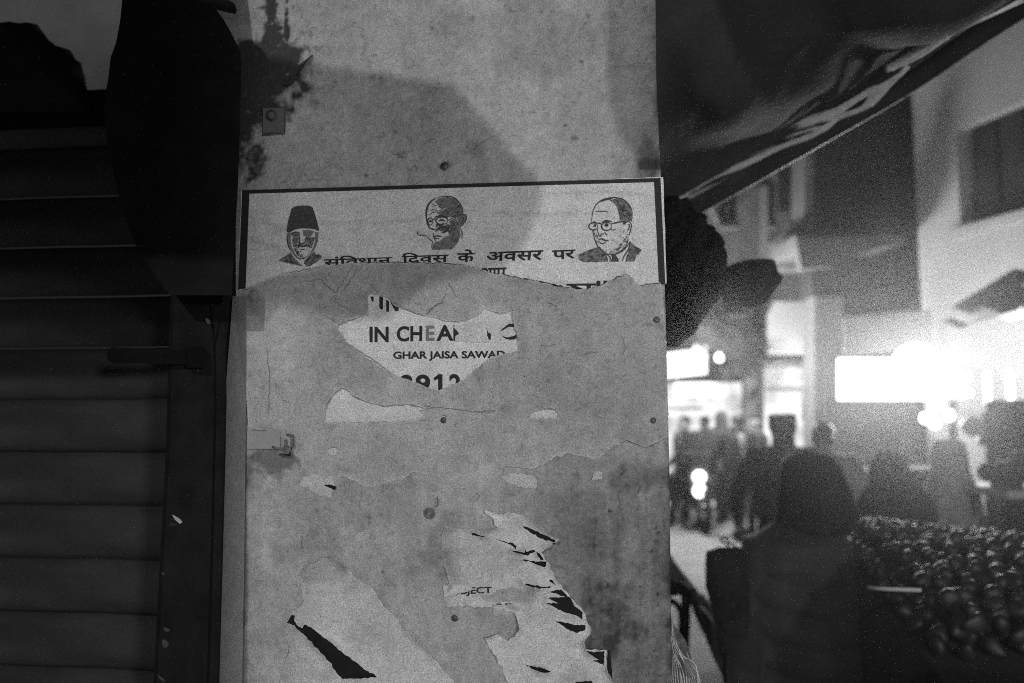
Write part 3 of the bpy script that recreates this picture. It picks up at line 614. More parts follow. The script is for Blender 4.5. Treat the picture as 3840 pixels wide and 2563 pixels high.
slits = [c6(p) for p in [
    [(662, 420), (700, 425), (760, 455), (830, 485), (905, 520), (900, 538), (840, 525), (780, 500), (710, 455)], [(288, 470), (310, 468), (390, 495), (370, 500), (295, 485)],
    [(455, 512), (500, 520), (545, 535), (590, 540), (620, 565), (612, 588), (600, 570), (560, 548), (510, 530)], [(575, 600), (640, 605), (678, 612), (682, 580), (692, 608), (745, 590), (760, 602), (705, 635), (640, 618)],
    [(762, 603), (790, 620), (820, 668), (795, 665), (775, 640)], [(590, 660), (690, 664), (760, 680), (838, 676), (830, 718), (780, 705), (720, 680), (650, 668)],
    [(660, 833), (740, 850), (800, 862), (878, 862), (840, 870), (788, 878), (700, 855)], [(842, 810), (878, 808), (915, 855), (880, 835)],
    [(862, 900), (945, 880), (985, 920), (1022, 955), (1040, 1000), (1105, 1050), (1100, 1105), (1060, 1075), (990, 1055), (900, 1015), (828, 978), (935, 985), (840, 942), (975, 938)],
    [(895, 1105), (950, 1118), (1050, 1142), (1122, 1142), (1122, 1178), (1065, 1203), (1000, 1175), (945, 1140)], [(1125, 1328), (1200, 1340), (1262, 1330), (1262, 1440), (1180, 1402), (1225, 1398), (1150, 1352)],
    [(672, 1432), (740, 1445), (800, 1455), (885, 1485), (820, 1492), (760, 1475)], [(1050, 1558), (1170, 1552), (1180, 1575), (1060, 1590)]]]
pb = sheet('torn_paper', [PB] + [jag(s, 2.5, 7, 50 + i) for i, s in enumerate(slits)], .0016,
    lambda X, Y: creases(X, Y, .57, 171) - .17 * np.clip(1 - (X - 1655) / 70, 0, 1) - .15 * soft(X, Y, 1760, 1985, 110, 22, .5, 30, 176) - .10 * np.clip((fbm(X, Y, 120, 3, 177) - .2) / .3, 0, 1) - .20 * soft(X, Y, 1960, 2235, 70, 30, .5, 40, 173) - .10 * soft(X, Y, 1700, 2100, 30, 80, .5, 40, 174) - .12 * soft(X, Y, 2160, 2560, 80, 60, .5, 60, 175),
    step=8, relief=.0008, seed=16, thick=.0006, elift=.006, rimt=.05, curl=lift(c6([(800, 430), (940, 520), (850, 585)]), 46, .010))
[backing(l, pb, k) for k, l in enumerate(slits)]
tag(pb, 'pale shredded paper with a row of black slits and SUBJECT lettering', 'torn poster')
text('lettering', 'SUBJECT', [c6([(105, 868)])[0], c6([(437, 862)])[0], c6([(440, 922)])[0], c6([(108, 938)])[0]], .0025, parent=pb, offset=.022)
text('lettering', 'RE', [c6([(472, 985)])[0], c6([(582, 983)])[0], c6([(582, 1040)])[0], c6([(472, 1042)])[0]], .0025, parent=pb, offset=.022)
cov = [c6([(80, 850), (180, 840), (292, 850), (296, 884), (262, 898), (200, 906), (150, 925), (100, 931), (85, 930)]), c6([(440, 996), (600, 994), (640, 1040), (560, 1080), (450, 1070)]), c6([(355, 925), (440, 920), (500, 880), (600, 880), (620, 960), (470, 978), (380, 960)])]
for i, p in enumerate(cov):
    o = sheet('paper_scrap', [jag(p, 4, 10, 70 + i)], .0030, lambda X, Y: creases(X, Y, (.55, .42, .40)[i], 181 + i), step=8, seed=20 + i)
    tag(o, ('white scrap hiding the first letters of SUBJECT', 'grey scrap hiding the second line below SUBJECT', 'smudged grey scrap just below and right of the letters ECT')[i], 'paper scrap')
o = sheet('paper_edge_strip', [jag(c6([(1284, 1325), (1300, 1330), (1310, 1400), (1320, 1470), (1322, 1540), (1300, 1500), (1282, 1460)]), 2, 10, 77)], .004, lambda X, Y: X * 0 + .02, m='black_bill', step=20); tag(o, 'black curled strip at the right edge of the shredded paper', 'paper strip')
# small pale chips and peeled spots
chips = [([(1130, 1790), (1170, 1782), (1250, 1790), (1258, 1830), (1240, 1870), (1200, 1860), (1150, 1830), (1120, 1825)], .50, 'pale peeled scrap above the long slit on the left side'),
         ([(1225, 1690), (1240, 1680), (1262, 1682), (1272, 1695), (1262, 1708), (1235, 1706)], .50, 'small round pale peel spot near the iron latch'),
         ([(1880, 1785), (1930, 1775), (2000, 1785), (2015, 1805), (2010, 1835), (1960, 1830), (1900, 1810)], .48, 'pale peeled patch at mid height right of centre'),
         ([(2230, 1770), (2262, 1772), (2258, 1800), (2215, 1805)], .46, 'small pale peeled patch near the streaked right part'),
         ([(1330, 2010), (1370, 1985), (1400, 1990), (1380, 2020), (1335, 2035)], .46, 'faint pale scuffed patch between the ring stain and the pale paper'),
         ([(1560, 2220), (1600, 2216), (1610, 2250), (1570, 2256)], .45, 'faint pale patch left of the SUBJECT scrap'),
         ([(1730, 1240), (1740, 1230), (1765, 1235), (1750, 1246)], .5, 'tiny pale chip in the middle of the IN CHEAP hole')]
for i, (p, v, lab) in enumerate(chips):
    o = sheet('peeled_patch', [jag(p, 5, 9, 80 + i)], .0016 if i < 6 else .0022, lambda X, Y: creases(X, Y, v, 190 + i), step=7, seed=30 + i); tag(o, lab, 'peeled patch')
o = sheet('black_rip', [jag([(1212, 1819), (1235, 1818), (1262, 1826), (1256, 1838), (1235, 1830)], 1.5, 6, 90)], .0024, lambda X, Y: X * 0 + .02, m='black_bill', step=20); tag(o, 'short black rip on the pale scrap at left', 'rip')
lines_obj('crack', panel, 'crease', [(2.6, [(1640, 1860), (1645, 1890), (1635, 1905)]), (2.2, c5([(0, 12), (60, 18), (160, 25)])), (2.5, c5([(240, 35), (340, 42), (352, 48)])), (2.2, c5([(120, 20), (125, 60), (110, 110)])), (2.2, c5([(1330, 430), (1335, 460), (1315, 490)])),
    (2.2, c5([(670, 135), (705, 128), (732, 145)])), (2.4, c5([(0, 128), (60, 130), (155, 150)])), (2.2, c6([(530, 180), (620, 190)])), (2.2, c6([(200, 150), (260, 148)])), (3.4, c6([(1372, 200), (1380, 240), (1378, 290)])), (2.4, c6([(1376, 20), (1376, 120)])),
    (2.4, [(1130, 2010), (1132, 2060)]), (2, [(1780, 1850), (1800, 1862), (1786, 1875)])], .0022)
def dots():
    specs = [(1663, 1577, 12, 'nail head under the long slit in the middle of the panel'), (2450, 1578, 11, 'nail head at the right edge, level with the middle nail'), (2462, 1200, 13, 'rusty nail head at the right edge below the banner'), (1667, 622, 15, 'nail head just above the banner, right of the cap portrait'),
             (1705, 2320, 12, 'nail head inside the dark smudge below the SUBJECT lettering'), (905, 2340, 11, 'nail head near the bottom left edge of the panel')]
    for x, y, r_, lab in specs:
        c = W(x, y, .001); R_ = r_ / FPX * 1.1
        V = []; F = []; n = 12
        for k, (rr, hh) in enumerate([(1.0, 0), (.95, .0012), (.55, .0022), (0.1, .0024)]):
            for j in range(n):
                a = 2 * math.pi * j / n; V.append(W(x, y, .003 + hh) + Vector((math.cos(a) * math.cos(YAW), -math.cos(a) * math.sin(YAW), math.sin(a))) * R_ * rr)
        for k in range(3):
            for j in range(n): F.append([k * n + j, k * n + (j + 1) % n, (k + 1) * n + (j + 1) % n, (k + 1) * n + j])
        tag(mesh('nail', V, F, 'nail_metal', None, True), lab, 'nail', 'nails in the stall panel')
    V = []; F = []
    for rr, wd in ((19, 5), (7, 5)): ribbon(V, F, ell(1610, 1926, rr, rr), wd, .003 + rr * .00001, False)
    for rr in (13,): ribbon(V, F, ell(1610, 1926, rr, rr), 3, .0032, False)
    tag(mesh('ring_washer', V, F, 'crease'), 'round washer with a ring of rust in the middle of the lower panel', 'washer')
dots()
# iron fittings at the left edge of the panel
def wbox(name, x0, y0, x1, y1, h0, h1, m, parent=None):
    f = [W(x0, y0, h1), W(x1, y0, h1), W(x1, y1, h1), W(x0, y1, h1)]; b = [W(x0, y0, h0), W(x1, y0, h0), W(x1, y1, h0), W(x0, y1, h0)]
    return prism(name, f, b, m, parent)
hp = empty('hasp_plate', W(1030, 450), 'painted iron plate with one round bolt near the rusty top corner of the panel', 'hasp')
wbox('plate', 985, 405, 1068, 498, .001, .005, 'shade_plaster', hp)
V = []; F = []; ribbon(V, F, [(983, 505), (1068, 500), (1070, 405)], 5, .0058, False); mesh('rust_seam', V, F, 'rust', hp)
def disc(name, x, y, rpx, h0, h1, m, parent):
    V = []; F = []; n = 18
    for hh, s in ((h0, 1.), (h1, .95), (h1 + .0012, .7)):
        for j in range(n): V.append(W(x + rpx * s * math.cos(2 * math.pi * j / n), y + rpx * s * math.sin(2 * math.pi * j / n), hh))
    for k in range(2):
        for j in range(n): F.append([k * n + j, k * n + (j + 1) % n, (k + 1) * n + (j + 1) % n, (k + 1) * n + j])
    F.append([2 * n + j for j in range(n)]); return mesh(name, V, F, m, parent)
disc('washer', 1018, 434, 23, .005, .0062, 'rust', hp); disc('bolt', 1016, 433, 14, .0074, .0105, 'shade_plaster', hp)
la = empty('latch_loop', W(1060, 1670), 'painted square latch loop riveted at the left edge of the panel', 'latch')
tubes('loop', [([W(1078, 1632, .006), W(1098, 1634, .007), W(1096, 1670, .008), W(1088, 1709, .007), W(1050, 1706, .005)], .0022, .0022)], 'crease', la)
tubes('hook', [([W(1072, 1650, .004), W(1074, 1672, .006), W(1060, 1684, .006), W(1036, 1682, .004), W(1022, 1676, .003)], .002, .002)], 'crease', la)
wbox('plate', 925, 1618, 1050, 1684, .001, .0042, 'plaster', la)
tag(mesh('torn_flap', [W(1062, 320, .002), W(1075, 305, .006), W(1110, 285, .012), W(1130, 262, .016), W(1150, 235, .010), W(1176, 208, .004), W(1170, 204, .003), W(1140, 230, .006), W(1100, 262, .006), W(1072, 290, .004), W(1085, 322, .010), W(1112, 300, .014)],
     [[0, 1, 9], [1, 2, 8, 9], [2, 3, 8], [3, 4, 7, 8], [4, 5, 6, 7], [0, 10, 1], [10, 11, 2, 1]], 'rust'), 'dark curled flake of torn paint at the upper left of the panel', 'paint flake')

# ================================================================== LEFT: dark post, shutter, board
def depth_off(px, py, back): return W(px, py, -back)
def post():
    e = empty('shutter_post', W(740, 3000, .05), 'dark battered steel post between the roller shutter and the pasted panel', 'post')
    ys = [-300, 200, 700, 1110, 1300, 1700, 2100, 2563, 3200, 4800]
    xr = [780, 800, 878, 872, 846, 838, 828, 815, 790, 740]; hs = [.012, .012, .012, .014, .045, .045, .045, .045, .045, .045]; xl = [700, 690, 670, 640, 632, 622, 600, 575, 540, 440]
    V = []; F = []
    for y, a, b, h in zip(ys, xl, xr, hs):
        V += [W(a, y, h - .006), W(a + 14, y, h), W((a + b) / 2, y, h + .0015), W(b - 16, y, h), W(b, y, h - .005)]
        k = 1.0
        # back corner straight behind the front right edge
        p = W(b, y, h - .005); q = Vector((p.x - .012, p.y, p.z)) + Vector((math.sin(YAW), math.cos(YAW), 0)) * .30
        r_ = W(a, y, h - .006) + Vector((math.sin(YAW), math.cos(YAW), 0)) * .30
        V += [q, r_]
    n = 7
    for i in range(len(ys) - 1):
        for j in range(n):
            F.append([i * n + j, (i + 1) * n + j, (i + 1) * n + (j + 1) % n, i * n + (j + 1) % n])
    F.append(list(range(n))); F.append([(len(ys) - 1) * n + j for j in range(n)][::-1])
    body = mesh('post_body', V, F, 'post_metal', e)
    # light painted strip that closes the gap between post and panel
    V = []; F = []
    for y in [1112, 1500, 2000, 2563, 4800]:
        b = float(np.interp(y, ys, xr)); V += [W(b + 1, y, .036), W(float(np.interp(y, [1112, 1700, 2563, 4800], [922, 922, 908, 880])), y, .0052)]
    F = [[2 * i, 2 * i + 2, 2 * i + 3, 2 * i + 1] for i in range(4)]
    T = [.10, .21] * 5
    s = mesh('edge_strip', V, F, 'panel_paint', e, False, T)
    V = []; F = []
    ribbon(V, F, [(800, 1120), (806, 1500), (796, 2000), (778, 2563)], 6, .0475, False); mesh('weld_seam', V, F, 'dark_metal', e)
    # chips of paint
    for x, y, w_, hh, a in [(665, 1948, 11, 34, .5), (650, 1968, 16, 16, .2), (612, 2152, 6, 16, .1), (625, 2362, 12, 18, .3), (620, 2415, 14, 34, .1), (605, 2545, 9, 30, .5), (690, 1340, 5, 8, 0), (742, 1390, 3, 14, 0), (648, 1325, 5, 6, 0), (780, 1205, 9, 24, .2)]:
        V = []; F = []; inkpoly(V, F, [(x + (w_ * math.cos(t_ * 1.05)) + hh * math.sin(t_ * 1.05) * math.sin(a), y + hh * .5 * math.sin(t_ * 1.05) * (1 + .2 * math.cos(3 * t_))) for t_ in range(6)], .0482)
        mesh('paint_chip', V, F, 'chip' if hh > 20 and w_ > 8 and y > 1900 and y < 2000 else 'shutter_metal', e)
    return e
post()
lb = empty('latch_bar', W(560, 1335, .02), 'dark round-ended iron latch bar reaching over the shutter from the post', 'latch')
def barr():
    f = []; pts = [(400, 1322), (404, 1310), (418, 1303), (560, 1308), (740, 1316), (742, 1364), (640, 1368), (560, 1362), (425, 1364), (408, 1355), (401, 1340)]
    prism('bar', [W(x, y, .062) for x, y in pts], [W(x, y, .049) for x, y in pts], 'dark_metal', lb)
    pts = [(700, 1300), (760, 1300), (765, 1380), (700, 1380)]
    prism('bracket', [W(x, y, .070) for x, y in pts], [W(x, y, .0475) for x, y in pts], 'dark_metal', lb)
barr()
def shutter():
    e = empty('roller_shutter', W(300, 4000, -.28), 'closed dark roller shutter of wide ribbed slats left of the post', 'roller shutter')
    B = -.28; pitch = .0975
    nrm = Vector((WN[0], WN[1], 0)); u = Vector((math.cos(YAW), -math.sin(YAW), 0))
    o = W(640, 1543, B)            # point at camera height
    zc = CAM.z + (1543 - 1290) / FPX * 1.42
    prof = [(0, -.004), (.0015, .002), (.010, .012), (.022, .020), (.036, .024), (.052, .021), (.068, .014), (.082, .006), (.0945, .000), (.0960, -.010)]
    V = []
    for s in np.linspace(-1.4, .10, 40):
        pass
    ss = np.linspace(-1.5, .12, 60); nP = len(prof)
    for i, s in enumerate(ss):
        dent = .003 * math.sin(s * 9) + .002 * math.sin(s * 23 + 1)
        for (z, d) in prof: V.append(u * s + nrm * (d + dent) + Vector((0, 0, z)))
    F = [[i * nP + j, (i + 1) * nP + j, (i + 1) * nP + j + 1, i * nP + j + 1] for i in range(59) for j in range(nP - 1)]
    base = None
    k0 = -int((zc - .02) / pitch)
    for k in range(k0, 5):
        loc = Vector((o.x, o.y, zc + k * pitch)) 
        if base is None:
            base = mesh('slat', V, F, 'shutter_metal', e, True)
            base.location = loc - e.location; base.matrix_parent_inverse = Matrix.Identity(4)
        else:
            c = base.copy(); col.objects.link(c); c.parent = e; c.location = loc - e.location
        
    # housing above
    z0 = zc + 5 * pitch
    f = [Vector((o.x, o.y, 0)) + u * s + nrm * .03 for s in (-1.5, .12)]
    prism('housing', [Vector((f[0].x, f[0].y, z0)), Vector((f[1].x, f[1].y, z0)), Vector((f[1].x, f[1].y, 2.19)), Vector((f[0].x, f[0].y, 2.19))],
          [Vector((f[0].x, f[0].y + .3, z0)), Vector((f[1].x, f[1].y + .3, z0)), Vector((f[1].x, f[1].y + .3, 2.19)), Vector((f[0].x, f[0].y + .3, 2.19))], 'dark_metal', e)
shutter()
# plaster wall above and behind the shutter
pw = [at(-900, 420, 2.1), at(1000, 420, 1.9), at(1000, -900, 1.9), at(-900, -900, 2.1)]
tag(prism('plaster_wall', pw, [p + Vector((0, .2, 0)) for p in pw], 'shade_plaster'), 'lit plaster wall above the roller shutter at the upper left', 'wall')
bd = [(458, -260), (458, 0), (450, 80), (435, 160), (415, 215), (405, 300), (395, 350), (390, 430), (405, 560), (450, 750), (500, 900), (560, 1010), (640, 1108), (868, 1108), (892, 700), (902, 400), (905, 215), (890, 170), (860, 110), (835, 70), (812, 38), (884, 54), (888, 38), (880, 14), (860, 2), (830, -10), (800, -260)]
tag(prism('awning_side_board', [W(x, y, .105) for x, y in bd], [W(x, y, .0885) for x, y in bd], 'post_metal'), 'large dark tapering metal side board above the post, top left', 'board')
bun = [(-60, 98), (70, 92), (140, 92), (160, 120), (182, 150), (212, 176), (262, 188), (284, 225), (303, 236), (312, 280), (322, 330), (336, 362), (338, 420), (-60, 420)]
def inflate(name, outline, Y, thick, m, parent=None, step=14, fold=.15, seed=1, jit=2, planef=None, stepz=1.0):
    """closed bulging body with this outline, standing at distance Y; bulges both ways"""
    lp_ = jag(outline, jit, 16, seed); pts = []; xs = [p[0] for p in lp_]; ys = [p[1] for p in lp_]
    gx, gy = np.meshgrid(np.arange(min(xs), max(xs), step), np.arange(min(ys), max(ys), step)); gx = gx.ravel() + .01; gy = gy.ravel() + .01
    k = inside(gx, gy, lp_) & (segdist(gx, gy, lp_ + [lp_[0]]) > step * .5); gx = gx[k]; gy = gy[k]
    pts = [Vector((float(a), float(b))) for a, b in zip(gx, gy)]; b0 = len(pts); pts += [Vector(p) for p in lp_]
    v, e, f, *_ = geometry.delaunay_2d_cdt(pts, [(b0 + i, b0 + (i + 1) % len(lp_)) for i in range(len(lp_))], [], 0, 1e-4)
    P = np.array([[q.x, q.y] for q in v]); T = np.array([t for t in f if len(t) == 3]); c = P[T].mean(1); T = T[inside(c[:, 0], c[:, 1], lp_)]
    d = segdist(P[:, 0], P[:, 1], lp_ + [lp_[0]]); dm = d.max(); q = np.sqrt(np.clip(1 - (1 - np.clip(d / (dm * .9), 0, 1)) ** 2, 0, 1))
    th = thick * q * (1 + fold * 2 * fbm(P[:, 0], P[:, 1], 60, 3, seed, ax=.5))
    V = [at(float(x), float(y), Y if planef is None else planef(x, y)) for x, y in P]; n = len(V)
    F1 = [p - Vector((0, float(t), 0)) for p, t in zip(V, th)]; F2 = [p + Vector((0, float(t) + .0005, 0)) for p, t in zip(V, th)]
    a = P[T[:, 0]]; b = P[T[:, 1]]; dd = P[T[:, 2]]; cr = (b[:, 0] - a[:, 0]) * (dd[:, 1] - a[:, 1]) - (b[:, 1] - a[:, 1]) * (dd[:, 0] - a[:, 0]); T[cr > 0] = T[cr > 0][:, ::-1]
    return mesh(name, F1 + F2, T.tolist() + [[n + t[2], n + t[1], n + t[0]] for t in T.tolist()], m, parent, True)
tag(inflate('cloth_bundle', bun, 1.45, .05, 'bundle_cloth', seed=5), 'dark cloth bundle on top of the roller shutter housing, top left', 'cloth bundle')

# ================================================================== RIGHT: awning, pole, hanging bundles
def awning():
    ns, ntt = 60, 34; V = []
    for i in range(ns):
        s = i / (ns - 1); ex = 2440 + s * 1700; ey = np.interp(ex, [2440, 2560, 2740, 3080, 3400, 3700, 3840, 4140], [800, 745, 660, 470, 285, 85, 0, -190])
        Y0 = 2.15 - .55 * s
        a = at(ex, ey, Y0)
        tx, ty = ex - 60 - 200 * s, -700.0
        b = at(tx, ty, .95 + .1 * s)
        for j in range(ntt):
            t = j / (ntt - 1); p = a.lerp(b, t)
            sag = -.12 * math.sin(math.pi * t) ** 2 * (.6 + .4 * s) + .018 * math.sin(s * 14 + t * 3) * math.sin(math.pi * min(1, t * 1.2)) ** 2
            fz = min(1, t * 8) * .022 * float(fbm(np.array(s * 400.), np.array(t * 260.), 60, 3, 7))
            V.append(p + Vector((0, -.0, sag + fz)))
    F = [[i * ntt + j, (i + 1) * ntt + j, (i + 1) * ntt + j + 1, i * ntt + j + 1] for i in range(ns - 1) for j in range(ntt - 1)]
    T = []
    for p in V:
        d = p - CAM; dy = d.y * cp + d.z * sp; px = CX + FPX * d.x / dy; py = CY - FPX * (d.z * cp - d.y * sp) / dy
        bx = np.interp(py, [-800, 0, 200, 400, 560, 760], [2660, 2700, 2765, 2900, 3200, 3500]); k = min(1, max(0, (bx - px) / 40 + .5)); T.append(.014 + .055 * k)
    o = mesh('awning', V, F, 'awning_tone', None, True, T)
    sm = o.modifiers.new('thickness', 'SOLIDIFY'); sm.thickness = .002
    tag(o, 'dark sagging cloth awning sloping up to the top right above the lane', 'awning')
awning()
PL = [(2500, 835, 2.25), (2740, 702, 2.13), (3080, 506, 1.98), (3400, 318, 1.83), (3700, 112, 1.68), (3990, -70, 1.55)]
pl = tubes('awning_pole', [([at(x, y, Y) for x, y, Y in smooth_line([tuple(map(float, p)) for p in PL])], .026, .024)], 'pole_wood', sides=12)
tag(pl, 'dark bamboo pole carrying the awning edge up to the top right corner', 'pole')
c3 = crop(2440, 0, .596)
def threads():
    e = empty('frayed_fringe', at(3000, 500, 1.95), 'pale frayed plastic threads hanging along the awning pole', 'fringe')
    rr = random.Random(12); L = []
    main = c3([(80, 1280), (160, 1262), (260, 1190), (400, 1110), (600, 1030), (830, 920), (1000, 860), (1100, 800), (1180, 745), (1290, 700), (1400, 645), (1500, 545), (1600, 430)])
    sec = c3([(640, 905), (760, 850), (900, 782), (1060, 745), (1200, 690), (1290, 622), (1380, 580), (1450, 545), (1560, 480), (1620, 420)])
    top_ = c3([(1380, 440), (1480, 436), (1560, 410), (1700, 340), (1800, 270), (1950, 180), (2100, 110), (2349, 0)])
    def Yp(x): return float(np.interp(x, [2500, 3700], [2.22, 1.62])) - .10
    def add(pts, r): L.append(([at(x, y, Yp(x)) for x, y in smooth_line(pts, 3)], r * 2.8, r * 1.5))
    for k in range(9):
        o = rr.uniform(-8, 8); add([(x + rr.uniform(-5, 5), y + o + rr.uniform(-4, 4)) for x, y in main[rr.randint(0, 3):rr.randint(9, 13)]], rr.uniform(.0006, .0016))
    for k in range(16):
        o = rr.uniform(-22, 16); s0 = rr.randint(0, 3); add([(x + rr.uniform(-6, 6), y + o * (1 - i / 10) + rr.uniform(-4, 4)) for i, (x, y) in enumerate(sec[s0:])], rr.uniform(.0004, .001))
    for k in range(10):
        add([(x + rr.uniform(-8, 8), y + rr.uniform(-8, 8)) for x, y in top_[1:rr.randint(6, 8)]], rr.uniform(.0008, .002))
    for k in range(70):                         # tufts blown up off the pole
        t = rr.random(); bx, by = np.interp(t, [0, 1], [3330, 3540]), np.interp(t, [0, 1], [258, 140]); l = rr.uniform(30, 105); a = rr.gauss(-2.75, .25)
        add([(bx + 20, by + 6), (bx, by), (bx + l * .5 * math.cos(a), by + l * .5 * math.sin(a) + rr.uniform(-4, 4)), (bx + l * math.cos(a - .25), by + l * math.sin(a - .25))], rr.uniform(.0004, .0011))
    for k in range(26):
        x, y = main[rr.randint(3, 8)]; l = rr.uniform(60, 180); add([(x, y), (x - l * .5, y + l * .1 + rr.uniform(-8, 4)), (x - l, y + l * .25 + rr.uniform(-10, 10))], rr.uniform(.0003, .0007))
    tubes('thread', L, 'thread', e, sides=4)['kind'] = 'stuff'
    leaf = c3([(1270, 700), (1330, 668), (1370, 610), (1420, 570), (1480, 545), (1492, 562), (1460, 600), (1410, 645), (1350, 680)])
    inflate('plastic_shred', leaf, 1.90, .003, 'thread', e, step=8, seed=4, jit=1, planef=lambda x, y: Yp(x))
threads()
cb = crop(2440, 700, .638)
big = cb([(10, 105), (70, 95), (150, 90), (200, 150), (300, 250), (370, 330), (405, 400), (422, 500), (412, 640), (370, 720), (300, 790), (230, 880), (170, 942), (100, 945), (20, 945), (-20, 700), (-20, 300)])
tag(inflate('awning_roll', big, 1.75, .16, 'bundle_cloth', seed=11, fold=.35), 'large dark rolled cloth hanging against the right edge of the panel', 'cloth roll')
ball = cb([(408, 520), (440, 478), (480, 455), (560, 432), (650, 424), (700, 448), (735, 500), (752, 555), (735, 615), (690, 680), (640, 700), (590, 718), (510, 705), (445, 682), (415, 640), (402, 580)])
tag(inflate('tied_bundle', ball, 1.95, .09, 'bundle_cloth', seed=12, fold=.4), 'round dark tied bundle hanging beside the big cloth roll', 'cloth bundle')

# plastic bag by the panel edge
bag = [(2500, 2300), (2515, 2310), (2528, 2345), (2552, 2375), (2570, 2400), (2585, 2440), (2598, 2500), (2612, 2580), (2625, 2700), (2560, 2760), (2480, 2720), (2470, 2500)]
def bagf():
    e = empty('plastic_bag', at(2560, 2700, 1.3), 'crumpled clear plastic bag hanging at the foot of the panel edge', 'bag')
    inflate('bag_film', bag, 1.30, .05, 'plastic', e, step=7, fold=.9, seed=21, jit=3)
    L = []; rr = random.Random(4)
    for k in range(14):
        x0 = 2505 + rr.uniform(0, 18); x1 = 2515 + k * 8
        L.append(([at(x, y, 1.245 + rr.uniform(-.004, .004)) for x, y in smooth_line([(x0, 2330 + k * 3), (x0 + (x1 - x0) * .45 + rr.uniform(-5, 5), 2420 + k * 3), (x1, 2520 + rr.uniform(-20, 20)), (x1 + 8, 2640)])], .0003, .0009))
    tubes('film_fold', L, 'thread', e, sides=4)['kind'] = 'stuff'
bagf()

# ================================================================== people
def capsule(bm, a, ra, b, rb, seg=12):
    a, b = Vector(a), Vector(b); d = b - a; L = d.length
    q = d.to_track_quat('Z', 'Y').to_matrix().to_4x4() if L > 1e-6 else Matrix.Identity(4)
    rings = []
    for k in range(0, 5): t = math.pi / 2 * (k / 4 - 1); rings.append((ra * math.cos(t), ra * math.sin(t)))
    for k in range(0, 5): t = math.pi / 2 * (k / 4); rings.append((rb * math.cos(t), L + rb * math.sin(t)))
    vs = []
    for r_, z in rings:
        vs.append([bm.verts.new(Matrix.Translation(a) @ q @ Vector((max(r_, 1e-4) * math.cos(2 * math.pi * j / seg), max(r_, 1e-4) * math.sin(2 * math.pi * j / seg), z))) for j in range(seg)])
    for i in range(len(vs) - 1):
        for j in range(seg): bm.faces.new([vs[i][j], vs[i][(j + 1) % seg], vs[i + 1][(j + 1) % seg], vs[i + 1][j]])
    bm.faces.new(vs[0][::-1]); bm.faces.new(vs[-1])
def ellips(bm, c, r, seg=16):
    m_ = Matrix.Translation(c) @ Matrix.Diagonal((r[0], r[1], r[2], 1)); bmesh.ops.create_uvsphere(bm, u_segments=seg, v_segments=10, radius=1, matrix=m_)
def remesh(name, build, voxel, m, parent, world):
    bm = bmesh.new(); build(bm); me = bpy.data.meshes.new('tmp'); bm.to_mesh(me); bm.free()
    o = bpy.data.objects.new('tmp', me); col.objects.link(o); md = o.modifiers.new('r', 'REMESH'); md.mode = 'VOXEL'; md.voxel_size = voxel
    s = o.modifiers.new('s', 'SMOOTH'); s.factor = .5; s.iterations = 3
    bpy.context.view_layer.update(); r_ = bpy.data.meshes.new_from_object(o.evaluated_get(bpy.context.evaluated_depsgraph_get())); bpy.data.objects.remove(o); bpy.data.meshes.remove(me)
    r_.name = name; r_.transform(world)
    return link(name, r_, m, parent, True)
